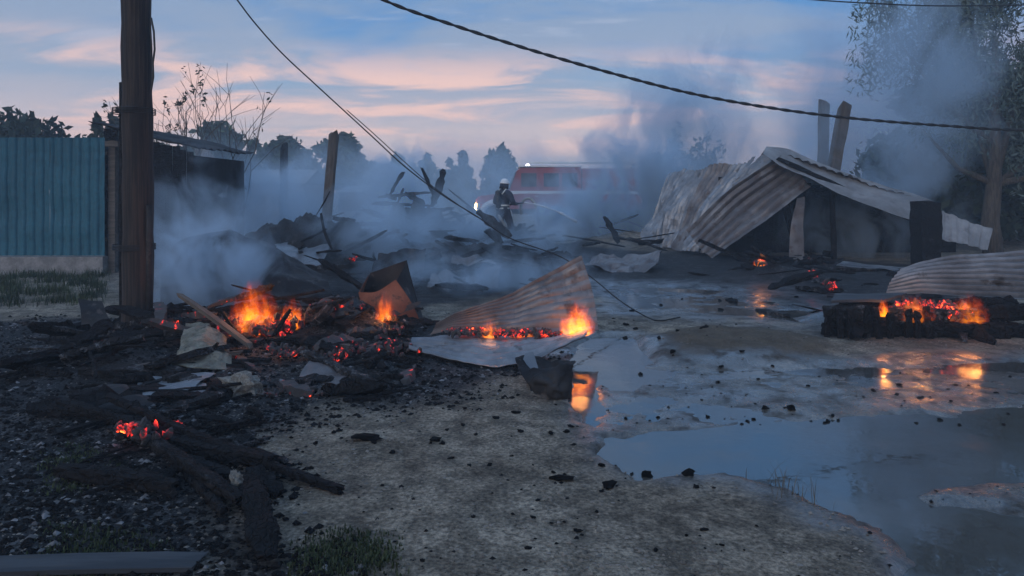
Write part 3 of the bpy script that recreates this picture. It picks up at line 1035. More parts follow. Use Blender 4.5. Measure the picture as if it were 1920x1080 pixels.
c1 = [(380, -200, 8.0), (560, -85, 8.6), (720, 0, 9.2), (850, 47, 9.6), (1000, 95, 10), (1150, 138, 10.3), (1300, 176, 10.6), (1450, 203, 10.8), (1600, 222, 11), (1776, 236, 11.2), (1950, 244, 11.4), (2300, 235, 12)]
twisted('overhead_cable', [at(*p) for p in c1], 0.0155, 'thick twisted black cable sagging across the whole sky', 2, 0.75, 2.2)
c2 = [(300, -190, 7.0), (380, -92, 7.2), (445, 0, 7.4), (482, 48, 7.6), (530, 101, 7.8), (590, 157, 8.0), (650, 212, 8.2), (700, 258, 8.4), (760, 313, 8.6), (830, 366, 8.8), (893, 405, 8.9), (955, 446, 9.0),
      (1050, 481, 9.0), (1110, 521, 8.9), (1160, 562, 8.7)]
pts2 = [at(*p) for p in c2] + [g3(1205, 598, 0.02), g3(1235, 606, 0.012), g3(1275, 600, 0.012)]
twisted('fallen_wire', pts2, 0.0085, 'thin broken wire drooping from the upper left down to the mud', 1, 0.0)
twisted('fallen_wire', [at(650, 206, 8.25), at(700, 250, 8.4), at(760, 305, 8.6), at(812, 350, 8.8), at(880, 398, 8.9), at(905, 412, 8.92)], 0.006, 'short second strand hanging beside the fallen wire above the rubble', 1, 0.0)
twisted('overhead_cable', [at(1400, -14, 14), at(1520, -1, 14), at(1650, 7, 14.2), at(1776, 11, 14.4), at(2000, 8, 15)], 0.014, 'thin dark cable crossing the willow at the top right corner', 1, 0.0)

# ------------------------------------------------------------------ fire engine
def fire_engine():
    T = empty('fire_engine', Vector(((955 - 960) / FPX * 31, 31, 0.02)))
    # local +x is the front of the lorry
    def part(nm, mat, fn, parent=T, smooth=False):
        m_ = MB(); fn(m_); return m_.build(nm, M[mat], parent, smooth)
    def prism(m_, prof, y0, y1):
        n = len(prof)
        m_.add([(x_, y0, z_) for x_, z_ in prof] + [(x_, y1, z_) for x_, z_ in prof],
               [tuple(range(n)), tuple(reversed(range(n, 2 * n)))] + [(i, n + i, n + (i + 1) % n, (i + 1) % n) for i in range(n)])
    part('chassis', 'truck_dark', lambda m_: (m_.box((-0.6, 0.4, 0.72), (7.0, 0.12, 0.22)), m_.box((-0.6, -0.4, 0.72), (7.0, 0.12, 0.22))))
    bn = part('bonnet', 'truck_red', lambda m_: prism(m_, [(1.55, 0.85), (2.95, 0.85), (3.0, 1.25), (2.9, 1.38), (1.55, 1.58)], -0.72, 0.72))
    part('grille', 'truck_white', lambda m_: [m_.box((3.0, 0, 0.92 + k * 0.1), (0.04, 1.1, 0.05)) for k in range(4)], bn)
    part('bumper', 'truck_white', lambda m_: m_.box((3.18, 0, 0.62), (0.14, 2.3, 0.24)))
    cab = part('cab', 'truck_red', lambda m_: prism(m_, [(-1.55, 0.85), (1.55, 0.85), (1.55, 1.62), (1.2, 2.5), (1.05, 2.62), (-1.55, 2.66)], -1.15, 1.15))
    part('roof_rim', 'truck_white', lambda m_: m_.box((-0.25, 0, 2.69), (2.7, 2.34, 0.06)), cab)
    part('stripe', 'truck_white', lambda m_: m_.box((-0.03, 0, 1.56), (3.12, 2.33, 0.14)), cab)
    ws = part('windscreen', 'glass', lambda m_: prism(m_, [(1.53, 1.70), (1.56, 1.70), (1.25, 2.46), (1.22, 2.46)], -1.0, 1.0), cab)
    for s in (-1, 1):
        for k, x0 in enumerate((0.35, -0.62, -1.42)):
            part('side_window', 'glass', lambda m_: m_.box((x0 + 0.36, s * 1.155, 2.1), (0.66, 0.02, 0.58)), cab)
        for x0 in (0.7, -0.75):
            d = part('door', 'truck_red', lambda m_: m_.box((x0, s * 1.158, 1.2), (0.92, 0.03, 0.62)), cab)
            part('handle', 'truck_white', lambda m_: m_.box((x0 - 0.32, s * 1.185, 1.40), (0.16, 0.03, 0.035)), d)
        f = part('fender', 'truck_white', lambda m_: m_.tube([(2.15 + 0.62 * math.cos(a), s * 0.98, 0.52 + 0.62 * math.sin(a)) for a in [math.pi * k / 12 for k in range(13)]], 0.13, 8))
        h = part('headlight', 'lamp_warm', lambda m_: m_.lathe([(0.02, 0.13), (0.10, 0.11), (0.145, 0.05), (0.145, -0.06)][::-1], 16, 'x', (2.92, s * 0.92, 0.95)), T, True)
        part('headlight_ring', 'truck_white', lambda m_: m_.lathe([(0.165, -0.08), (0.165, 0.05), (0.14, 0.05), (0.14, -0.08)], 16, 'x', (2.9, s * 0.92, 0.95)), h)
    body = part('rear_body', 'truck_red', lambda m_: prism(m_, [(-4.2, 0.8), (-1.6, 0.8), (-1.6, 2.60), (-4.2, 2.60)], -1.17, 1.17))
    part('stripe', 'truck_white', lambda m_: m_.box((-2.9, 0, 1.56), (2.64, 2.37, 0.14)), body)
    for s in (-1, 1):
        for k in range(2):
            lk = part('locker_door', 'truck_red', lambda m_: m_.box((-2.25 - k * 1.25, s * 1.19, 1.98), (1.05, 0.03, 0.6)), body)
            part('handle', 'truck_white', lambda m_: m_.box((-2.25 - k * 1.25, s * 1.21, 1.76), (0.2, 0.03, 0.04)), lk)
    part('ladder', 'truck_white', lambda m_: [m_.box((-1.6, y_, 2.86), (4.4, 0.06, 0.08)) for y_ in (0.3, 0.75)] + [m_.box((-3.6 + k * 0.36, 0.525, 2.86), (0.04, 0.45, 0.04)) for k in range(12)])
    part('beacon', 'lamp_white', lambda m_: m_.lathe([(0.09, 2.72), (0.09, 2.80), (0.05, 2.86)], 12, 'z', (0.62, -0.9, 0)))
    for x0 in (2.15, -2.7):
        for s in (-1, 1):
            wh = empty('wheel', (x0, s * 0.98, 0.5)); wh.parent = T
            m_ = MB().lathe([(0.3, -0.13), (0.46, -0.15), (0.5, -0.08), (0.5, 0.08), (0.46, 0.15), (0.3, 0.13)], 22, 'y'); m_.build('tyre', M['rubber'], wh, True)
            m_ = MB().lathe([(0.05, -0.09), (0.28, -0.12), (0.30, -0.1), (0.30, 0.1), (0.28, 0.12), (0.05, 0.09)], 18, 'y'); m_.build('rim', M['truck_white'], wh, True)
    T.rotation_euler.z = R(180 + 2.5)
    tag(T, 'red fire engine with a white stripe and lit headlight, half veiled in smoke', 'fire engine')
    return T


FE = fire_engine()
FE.location.x = (1018 - 960) / FPX * 31

# ------------------------------------------------------------------ firefighter
def skin_body(name, verts, edges, radii, mat, parent, root=0, sub=2):
    me = bpy.data.meshes.new(name)
    me.from_pydata(verts, edges, [])
    o = link(name, me, parent)
    md = o.modifiers.new('skin', 'SKIN')
    md.use_smooth_shade = True
    if not me.skin_vertices:
        me.skin_vertices.new()
    for i, r in enumerate(radii):
        r = r if isinstance(r, tuple) else (r, r)
        me.skin_vertices[0].data[i].radius = r
        me.skin_vertices[0].data[i].use_root = (i == root)
    s = o.modifiers.new('sub', 'SUBSURF')
    s.levels = s.render_levels = sub
    me.materials.append(M[mat])
    return o


def firefighter():
    P = empty('person', Vector(((943 - 960) / FPX * 19.6, 19.6, 0.03)))
    # local +y is where the person faces
    V_ = [(0, 0, 0.98), (0, 0.0, 1.15), (0, 0.03, 1.33), (0, 0.05, 1.47), (0, 0.07, 1.57),
          (-0.11, 0, 0.93), (-0.17, 0.06, 0.50), (-0.20, -0.02, 0.10), (-0.21, 0.12, 0.05),
          (0.11, 0, 0.93), (0.19, 0.14, 0.52), (0.23, 0.04, 0.10), (0.25, 0.18, 0.05),
          (-0.21, 0.04, 1.43), (-0.36, 0.02, 1.18), (-0.22, 0.27, 1.10),
          (0.21, 0.04, 1.43), (0.35, 0.05, 1.17), (0.16, 0.36, 1.14)]
    E_ = [(0, 1), (1, 2), (2, 3), (3, 4), (0, 5), (5, 6), (6, 7), (7, 8), (0, 9), (9, 10), (10, 11), (11, 12), (3, 13), (13, 14), (14, 15), (3, 16), (16, 17), (17, 18)]
    Rr = [(0.19, 0.15), (0.19, 0.15), (0.22, 0.15), (0.17, 0.12), 0.065, 0.135, 0.10, 0.085, 0.06, 0.135, 0.10, 0.085, 0.06, 0.10, 0.075, 0.055, 0.10, 0.075, 0.055]
    skin_body('body', V_, E_, Rr, 'suit', P)
    # head with face
    hm = bmesh.new()
    bmesh.ops.create_uvsphere(hm, u_segments=18, v_segments=14, radius=1.0)
    for v in hm.verts:
        c = v.co
        f = 1.0 + (0.22 if c.y > 0.85 and abs(c.x) < 0.25 and -0.35 < c.z < 0.2 else 0)
        jaw = 1 - 0.25 * max(0, -c.z)
        v.co = Vector((c.x * 0.078 * jaw, c.y * 0.10 * f, c.z * 0.125))
    me = bpy.data.meshes.new('head'); hm.to_mesh(me); hm.free(); me.materials.append(M['skin'])
    h = link('head', me, P); h.location = (0, 0.085, 1.665)
    for s in (-1, 1):
        e = link('ear', lump_mesh('ear', M['skin'], 3, 0.1, 2), h); e.location = (s * 0.076, -0.005, 0.0); e.scale = (0.012, 0.022, 0.034)
        e = link('eye', lump_mesh('eye', M['truck_dark'], 4, 0.05, 2), h); e.location = (s * 0.03, 0.092, 0.012); e.scale = (0.013, 0.008, 0.007)
    e = link('mouth', lump_mesh('mouth', M['glove'], 4, 0.05, 2), h); e.location = (0, 0.088, -0.062); e.scale = (0.024, 0.008, 0.006)
    m_ = MB().lathe([(0.135, 0.0), (0.142, 0.02), (0.118, 0.05), (0.112, 0.09), (0.085, 0.135), (0.03, 0.158), (0.005, 0.16)], 20)
    hl = m_.build('helmet', M['helmet'], P, True); hl.location = (0, 0.075, 1.70); hl.scale = (0.95, 1.12, 1); hl.rotation_euler.x = R(-8)
    m_ = MB().lathe([(0.128, -0.13), (0.118, 0.01), (0.108, 0.01), (0.118, -0.13)], 16)
    MB_ = m_.build('neck_cape', M['suit'], hl, True); MB_.location = (0, -0.015, 0)
    for z, r in ((1.10, 0.205), (1.02, 0.205)):
        m_ = MB().lathe([(r, -0.022), (r + 0.008, -0.02), (r + 0.008, 0.02), (r, 0.022)], 24)
        t = m_.build('reflective_band', M['tape'], P, True); t.location = (0, 0, z); t.scale = (1.0, 0.8, 1)
    # breathing cylinder
    m_ = MB().lathe([(0.02, -0.26), (0.065, -0.23), (0.075, -0.2), (0.075, 0.2), (0.06, 0.24), (0.02, 0.26)], 14)
    c = m_.build('air_cylinder', M['truck_dark'], P, True); c.location = (0, -0.20, 1.27); c.rotation_euler.x = R(4)
    for s in (-1, 1):
        m_ = MB().tube([(s * 0.1, -0.14, 1.42), (s * 0.11, 0.0, 1.56), (s * 0.11, 0.15, 1.42), (s * 0.1, 0.17, 1.15)], 0.02, 6)
        m_.build('strap', M['tape'], P, True)
    # gloved hands, each finger a bent chain closing round the branch pipe
    for s, wr in ((-1, Vector((-0.22, 0.27, 1.10))), (1, Vector((0.16, 0.36, 1.14)))):
        fw = Vector((0.75 if s < 0 else -0.3, 0.6, -0.05)).normalized()
        side = fw.cross(Vector((0, 0, 1))).normalized()
        vs_, es_, rs_ = [tuple(wr), tuple(wr + fw * 0.05), tuple(wr + fw * 0.10)], [(0, 1), (1, 2)], [0.036, 0.042, 0.036]
        for k, ln in enumerate((0.075, 0.085, 0.08, 0.062)):
            r0 = wr + fw * 0.10 + Vector((0, 0, 0.033 - 0.022 * k))
            a = r0 + fw * ln * 0.5 + side * 0.01
            b_ = a + side * ln * 0.45 * (1 if s > 0 else 1) + fw * 0.01
            i = len(vs_)
            vs_ += [tuple(r0), tuple(a), tuple(b_)]
            es_ += [(2, i), (i, i + 1), (i + 1, i + 2)]
            rs_ += [0.012, 0.011, 0.009]
        i = len(vs_)
        t0 = wr + fw * 0.05 + Vector((0, 0, 0.04))
        vs_ += [tuple(t0), tuple(t0 + fw * 0.035 + side * 0.035 + Vector((0, 0, 0.008)))]
        es_ += [(1, i), (i, i + 1)]
        rs_ += [0.014, 0.011]
        skin_body('gloved_hand', vs_, es_, rs_, 'glove', P)
    for s, c in ((-1, Vector((-0.2, 0.05, 0.06))), (1, Vector((0.24, 0.11, 0.06)))):
        m_ = MB().lathe([(0.5, -0.06), (1.0, -0.05), (1.0, 0.0), (0.8, 0.05), (0.45, 0.11), (0.42, 0.16)], 14)
        b_ = m_.build('boot', M['rubber'], P, True); b_.location = c; b_.scale = (0.075, 0.16, 1)
    P.rotation_euler.z = R(-42)
    tag(P, 'firefighter in dark gear and white helmet aiming a hose in the smoke', 'person')
    return P


FF = firefighter()
FF.location = (at(943, 360, 19.6).x, 19.6, Hs(at(943, 360, 19.6).x, 19.6) - 0.06)
ffm = Matrix.LocRotScale(FF.location, FF.rotation_euler, None)
noz0, noz1 = ffm @ Vector((-0.20, 0.33, 1.10)), ffm @ Vector((0.30, 0.42, 1.16))
nd_ = (noz1 - noz0).normalized()
hz = empty('fire_hose', noz0)
loop = [noz0 - nd_ * 0.1, noz0 - nd_ * 0.3 + Vector((0.05, -0.1, 0.02)), noz0 + Vector((-0.15, -0.45, -0.35)), noz0 + Vector((0.3, -0.35, -0.9)), g3(1000, 468, 0.05), g3(1060, 462, 0.05), g3(1130, 452, 0.05), g3(1200, 440, 0.05)]
o = MB().tube(spline(loop, 10), 0.036, 8).build('hose_line', M['hose'], None, True); child(o, hz)
o = MB().tube([noz0 - nd_ * 0.12, noz0, noz1 - nd_ * 0.05, noz1 + nd_ * 0.12], [0.035, 0.028, 0.026, 0.016], 10).build('branch_pipe', M['truck_dark'], None, True); child(o, hz)
tag(hz, 'pale canvas hose with a nozzle held by the firefighter', 'hose')
# the hose's loose second loop standing up at the right
o = MB().tube(spline([at(978, 402, 20.2), at(977, 385, 20.2), at(984, 374, 20.2), at(995, 373, 20.2), at(1004, 384, 20.1), at(1008, 400, 20.0), at(1012, 440, 20.0)], 8), 0.042, 8).build('fire_hose', M['hose'], None, True)
tag(o, 'arched loop of pale hose standing up at the right of the firefighter', 'hose')
jp = []
s0 = noz1 + nd_ * 0.12
for k in range(15):
    t = k / 14
    jp.append(s0 + Vector((1.0, 0.12, 0.0)) * 1.5 * t + Vector((0, 0, -0.15 * t - 0.40 * t * t)))
m = MB(); m.tube(jp, [0.016 + 0.03 * (k / 14) + 0.008 * math.sin(k * 2.7) for k in range(15)], 9)
tag(m.build('water_jet', M['jet'], None, True), 'white jet of water shooting right from the firefighter\'s nozzle', 'water jet')

# ------------------------------------------------------------------ collapsed shed at right
cs = empty('collapsed_shed', at(1450, 500, 16.2) * 1.0)
cs.location.z = 0
ridge_f, ridge_b = at(1452, 284, 16.0), at(1256, 322, 21.0)
eave_f, eave_b = at(1334, 478, 16.4), at(1200, 462, 20.6)
NS = 6
for k in range(NS):
    a, b_ = k / NS, (k + 1) / NS + 0.015
    def ed(p, q, t): return p.lerp(q, t)
    sag = lambda t: Vector((0.10 * math.sin(t * 9), 0, -0.10 * math.sin(math.pi * t) + 0.05 * math.sin(t * 17)))
    tops = [ed(ridge_f, ridge_b, t) + sag(t) for t in (a, (a + b_) / 2, b_)]
    bots = [ed(eave_f, eave_b, t) + Vector((0.12 * math.sin(t * 11 + 1), 0.1 * math.cos(t * 13), 0.03)) for t in (a, (a + b_) / 2, b_)]
    mids = [p.lerp(q, 0.5) + Vector((-0.10 - 0.09 * math.sin(6 * t0 + k), 0, -0.08 + 0.07 * math.sin(9 * t0 + 2 * k))) for p, q, t0 in zip(tops, bots, (a, (a + b_) / 2, b_))]
    off = Vector((-0.012, 0, 0.012)) * (k % 2)
    sheet('roof_sheet', [[p + off for p in bots], [p + off for p in mids], [p + off for p in tops]], M['zinc'] if k != 2 else M['zinc_burnt'], cs, ribs=5, amp=0.028, along='v', warp=0.10, wscale=1.3, nu=20, nv=24, seed=k)
# lower sheet slid down in front, brownish
sheet('roof_sheet', [[at(1336, 484, 15.5), at(1430, 418, 15.55), at(1520, 350, 15.7)], [at(1310, 462, 15.75), at(1398, 384, 15.85), at(1492, 318, 15.9)], [at(1287, 432, 16.0), at(1372, 352, 15.85), at(1462, 292, 15.9)]],
      M['zinc_burnt'], cs, ribs=6, amp=0.026, along='u', warp=0.07, nu=30, nv=24, seed=12)
# pale ridge capping that runs down the right hand rake
rk_hi = [at(1436, 276, 16.1), at(1480, 280, 16.4), at(1545, 308, 16.4), at(1615, 334, 16.2), at(1695, 358, 15.9), at(1758, 380, 15.6)]
rk_lo = [at(1430, 288, 15.6), at(1462, 310, 15.5), at(1528, 340, 15.4), at(1585, 368, 15.2), at(1650, 392, 15.0), at(1722, 418, 14.9)]
sheet('ridge_sheet', [rk_lo, rk_hi], M['pale_sheet'], cs, warp=0.03, nu=40, nv=6, seed=3)
# far slope of the roof, facing away
for k in range(4):
    a, b_ = k / 4, (k + 1) / 4
    top = [rk_hi[0].lerp(rk_hi[-1], t) + Vector((0, 0.05, -0.03)) for t in (a, b_)]
    bot = [p + Vector((1.2, 4.6, -0.45)) for p in top]
    sheet('roof_sheet', [[p for p in top], [p for p in bot]], M['zinc_burnt'], cs, ribs=5, amp=0.02, along='v', warp=0.08, nu=16, nv=10, seed=30 + k)
# black boards added behind the opening so its inside looks dark
rnd = random.Random(8)
for k in range(28):
    xx = 5.0 + k * 0.235
    top = min(2.2 - max(0, xx - 6.3) * 0.28, (xx - 4.3) * 1.7)
    if top < 0.3: continue
    o = MB().box((0, 0, 0), (0.25, 0.03, top)).build('dark_backing_board', M['char'])
    o.location = (xx, 17.9 + 0.034 * (k % 2) + rnd.uniform(-0.001, 0.001), top / 2)
    o.rotation_euler = (0, rnd.uniform(-0.03, 0.03), 0)
    child(o, cs)
for (x0, y0, x1, y1, Y, r) in ((1450, 292, 1500, 500, 16.0, 0.06), (1440, 300, 1345, 470, 16.4, 0.05), (1462, 300, 1715, 412, 15.6, 0.05), (1560, 352, 1565, 500, 16.1, 0.05)):
    o = link('rafter', beam_mesh('rafter', M['char'], x0 + x1, (at(x1, y1, Y) - at(x0, y0, Y)).length, r * 2, r * 2, 8, 0.01))
    lay(o, at(x0, y0, Y), at(x1, y1, Y)); child(o, cs)
sheet('hanging_strip', [[at(1478, 492, 15.7), at(1508, 492, 15.7)], [at(1482, 430, 15.75), at(1506, 425, 15.7)], [at(1494, 372, 15.8), at(1510, 368, 15.8)]], M['zinc_burnt'], cs, warp=0.05, nu=10, nv=20, seed=5)
tag(cs, 'collapsed shed with a crumpled corrugated metal roof and black gable opening', 'shed')
# low pieces in and before the opening
tag(sheet('metal_sheet', [[at(1568, 498, 13.8), at(1700, 512, 13.6)], [at(1572, 492, 14.4), at(1715, 500, 14.2)]], M['zinc'], warp=0.04, seed=6, ribs=2, amp=0.01, along='u'), 'thin pale metal strip lying in the dark shed opening', 'metal sheet')
tag(sheet('metal_sheet', [[at(1768, 448, 15.2), at(1850, 470, 15.2)], [at(1764, 396, 15.6), at(1860, 430, 15.6)]], M['pale_sheet'], warp=0.05, seed=7, ribs=4, along='v'), 'pale roofing piece beside the thick stump post at the right edge', 'metal sheet')
tag(sheet('metal_sheet', [[at(1660, 556, 8.35), at(1780, 556, 8.2), at(1960, 562, 8.1)], [at(1668, 534, 8.5), at(1775, 516, 8.4), at(1960, 520, 8.3)], [at(1690, 512, 8.65), at(1775, 484, 8.65), at(1960, 470, 8.6)]], M['zinc'], warp=0.04, ribs=8, amp=0.028, along='u', seed=9, nu=20),
    'corrugated metal sheet slumped behind the burning pile at right', 'metal sheet')
o = link('charred_beam', beam_mesh('charred_beam', M['char'], 71, 1.6, 0.09, 0.08)); lay(o, at(1332, 458, 14.5), g3(1440, 508, 0.04))
tag(o, 'dark pole slanting down from the lower edge of the crumpled roof', 'beam')

# ------------------------------------------------------------------ left background wreckage
tag(sheet('metal_sheet', [[at(316, 352, 14.6), at(425, 372, 14.8)], [at(322, 322, 15.6), at(430, 330, 15.8)]], M['zinc'], ribs=7, amp=0.02, along='v', warp=0.05, seed=1), 'pale corrugated sheet lying tilted in smoke right of the burnt shed', 'metal sheet')
tag(sheet('metal_sheet', [[at(300, 420, 14.2), at(330, 425, 14.2)], [at(305, 335, 14.3), at(336, 338, 14.3)]], M['zinc'], ribs=2, amp=0.02, along='v', warp=0.03, seed=2), 'narrow upright metal sheet leaning beside the burnt shed corner', 'metal sheet')
tag(sheet('white_panel', [[at(365, 400, 19), at(408, 400, 19)], [at(366, 274, 19.2), at(392, 272, 19.2)]], M['pale_sheet'], warp=0.03, seed=3), 'upright pale panel fading in smoke below the bare twigs', 'panel')
tag(sheet('white_panel', [[at(398, 380, 19.6), at(436, 370, 19.7)], [at(392, 285, 19.7), at(434, 318, 19.7)]], M['pale_sheet'], warp=0.03, seed=4), 'second pale panel with a slanted top right of the upright one', 'panel')
tag(sheet('metal_sheet', [[at(562, 442, 16.6), at(660, 462, 16.6)], [at(590, 388, 17.2), at(640, 420, 17.2)]], M['pale_sheet'], warp=0.04, seed=5, ribs=3, along='v'), 'pale tent-like sheet leaning at the foot of the leaning post', 'metal sheet')
o = sheet('roofing_felt', [[at(300, 575, 9.0), at(420, 590, 8.9), at(530, 600, 8.8), at(635, 612, 8.8)], [at(310, 500, 9.8), at(420, 490, 9.8), at(530, 515, 9.7), at(626, 575, 9.5)], [at(330, 455, 10.6), at(420, 438, 10.6), at(515, 462, 10.5), at(606, 520, 10.3)], [at(340, 500, 12.0), at(420, 480, 12.0), at(500, 490, 11.8), at(590, 530, 11.6)]], M['soot_metal'], warp=0.10, wscale=1.2, seed=6, nu=36, nv=36)
tag(o, 'large sagging black roof covering humped over the heap behind the big flame', 'roofing')
tag(sheet('metal_sheet', [[at(480, 470, 13.5), at(600, 500, 13.2)], [at(485, 445, 14.5), at(620, 462, 14.4)]], M['zinc'], warp=0.08, seed=8), 'flat grey sheet lying behind the black roof covering', 'metal sheet')
for k, (x0, y0, x1, y1, Y, mt, lb) in enumerate([
        (690, 520, 790, 470, 12.0, 'soot_metal', 'bent dark sheet on the rubble behind the rusty box'), (800, 540, 930, 510, 10.8, 'zinc_burnt', 'low flat sheet behind the bent corrugated sheet'),
        (840, 500, 960, 480, 13.0, 'zinc_burnt', 'smoky brown-grey sheet lying in the middle rubble'), (880, 470, 985, 448, 16.5, 'soot_metal', 'dark sheet on the heap in front of the firefighter'),
        (1090, 500, 1230, 478, 13.5, 'zinc_burnt', 'flat brown sheet on the ground left of the crumpled roof')]):
    tag(sheet('metal_sheet', [[at(x0, y0, Y), at(x1, y0 + 6, Y)], [at(x0 + 20, y1, Y + 1.2), at(x1 + 10, y1 + 4, Y + 1.2)]], M[mt], warp=0.24, wscale=1.5, seed=60 + k, nu=16, nv=16), lb, 'metal sheet')

# ------------------------------------------------------------------ central wreckage
bs = empty('bent_sheet', at(960, 660, 6.7)); bs.location.z = 0.03
sheet('upright_leaf', [[at(806, 622, 6.95), at(965, 622, 6.98), at(1122, 620, 7.0)], [at(812, 616, 7.0), at(965, 578, 7.15), at(1112, 548, 7.2)], [at(818, 607, 7.05), at(958, 548, 7.25), at(1090, 479, 7.35)]],
      M['zinc_burnt'], bs, ribs=8, amp=0.007, along='u', warp=0.05, wscale=2.2, nu=40, seed=1)
sheet('lying_leaf', [[at(766, 655, 6.55), at(942, 691, 6.15), at(1096, 634, 6.6)], [at(768, 642, 6.75), at(945, 655, 6.55), at(1105, 622, 6.8)], [at(772, 632, 6.95), at(950, 626, 6.92), at(1112, 614, 7.0)]],
      M['zinc'], bs, ribs=6, amp=0.014, along='u', warp=0.03, wscale=2.5, nu=40, seed=2)
tag(bs, 'large corrugated metal sheet bent into a wedge with fire in its fold', 'metal sheet')

pan = sheet('curled_sheet', [[at(1008, 735, 5.30), at(1046, 750, 5.25), at(1070, 746, 5.28)], [at(985, 712, 5.32), at(1040, 724, 5.18), at(1074, 715, 5.30)], [at(968, 680, 5.5), at(1030, 694, 5.28), at(1078, 676, 5.38)], [at(966, 670, 5.62), at(1035, 686, 5.40), at(1076, 672, 5.5)]],
            M['soot_metal'], warp=0.06, wscale=4.5, seed=3, nu=26, nv=26)
pe = empty('curled_metal_pan', pan.location.copy()); pe.location.z = 0.03
child(pan, pe); pan.name = 'front_wall'
o = sheet('back_wall', [[at(1000, 742, 5.34), at(1072, 748, 5.34)], [at(985, 700, 5.75), at(1070, 705, 5.75)], [at(970, 672, 5.95), at(1074, 676, 5.9)]], M['soot_metal'], pe, warp=0.06, wscale=4, seed=4)
sheet('torn_flap', [[at(976, 690, 5.6), at(1010, 694, 5.6)], [at(985, 664, 5.75), at(1000, 660, 5.75)]], M['zinc'], pe, warp=0.02, seed=5, nu=8, nv=8)
tag(pe, 'curled black metal pan lying in front of the bent corrugated sheet', 'metal pan')

rb = empty('rusty_box', g3(725, 612))
sheet('front_panel', [[at(690, 620, 7.95), at(735, 622, 7.9), at(792, 612, 8.0)], [at(680, 580, 7.95), at(725, 575, 7.85), at(770, 565, 7.98)], [at(672, 548, 8.0), at(705, 546, 7.95), at(742, 524, 8.0)]], M['rust'], rb, warp=0.02, seed=1)
sheet('back_panel', [[at(692, 612, 8.55), at(795, 604, 8.5)], [at(678, 560, 8.5), at(778, 548, 8.45)], [at(694, 512, 8.5), at(762, 488, 8.45)]], M['soot_metal'], rb, warp=0.03, seed=2)
sheet('side_panel', [[at(792, 612, 8.02), at(796, 606, 8.48)], [at(770, 566, 8.0), at(779, 550, 8.43)], [at(744, 526, 8.02), at(763, 491, 8.43)]], M['soot_metal'], rb, warp=0.015, seed=3, nu=8)
sheet('side_panel', [[at(690, 618, 7.98), at(692, 612, 8.53)], [at(680, 580, 7.98), at(678, 562, 8.48)], [at(672, 549, 8.03), at(692, 514, 8.48)]], M['rust'], rb, warp=0.015, seed=4, nu=8)
tag(rb, 'open rusty metal box tipped up behind a small flame', 'metal box')

# ------------------------------------------------------------------ right burning pile
rnd = random.Random(21)
bp = [(1545, 628, 1700, 632, 7.55, 0.17, 0.10), (1560, 615, 1790, 622, 7.75, 0.16, 0.12), (1690, 630, 1960, 634, 7.5, 0.16, 0.10), (1548, 600, 1690, 600, 7.6, 0.16, 0.27), (1660, 603, 1840, 605, 7.55, 0.15, 0.26), (1580, 590, 1900, 592, 7.95, 0.17, 0.28),
      (1800, 600, 1990, 606, 7.6, 0.16, 0.27)]
LBL = ['lowest charred beam at the left front of the burning pile', 'charred beam inside the base of the burning pile', 'lowest charred beam at the right front of the burning pile', 'short charred beam on top at the left end of the burning pile',
       'charred beam lying just below the flames of the right pile', 'long charred beam at the back of the burning pile', 'charred beam end at the far right of the burning pile']
for k, (x0, y0, x1, y1, Y, wd, zc_) in enumerate(bp):
    a, b_ = at(x0, 600, Y), at(x1, 600, Y)
    a.z = b_.z = zc_
    b_.z += rnd.uniform(-0.02, 0.03)
    o = link('charred_beam', burnt_timber_mesh('charred_beam', M['char'] if k not in (3, 4) else M['char_ash'], 200 + k, (b_ - a).length, wd * 1.1, wd, 0.85, 0.25))
    lay(o, a, b_)
    tag(o, LBL[k], 'beam')
for k in range(9):
    px = 1552 + k * 24 + rnd.uniform(-8, 8)
    o = link('charred_offcut', beam_mesh('charred_offcut', M['char'], 300 + k, rnd.uniform(0.25, 0.42), 0.07, 0.03, 6, 0.02, 0.4))
    p = at(px, 600, 7.42 - 0.02 * (k % 2)); p.z = 0.18
    o.location = p; o.rotation_euler = (rnd.uniform(-0.1, 0.1), R(90) + rnd.uniform(-0.15, 0.15), R(90))
    tag(o, ['leftmost', 'second', 'third', 'fourth', 'fifth', 'sixth', 'seventh', 'eighth', 'ninth'][k] + ' short charred offcut from the left on the front of the burning pile', 'offcut', 'offcuts on the burning pile')
tag(sheet('grey_board', [[at(1558, 562, 7.6), at(1655, 560, 7.6)], [at(1566, 550, 7.95), at(1700, 548, 8.0)]], M['grey_wood'], thick=0.03, warp=0.02, seed=4), 'ashy grey board on top of the left end of the burning pile', 'board')

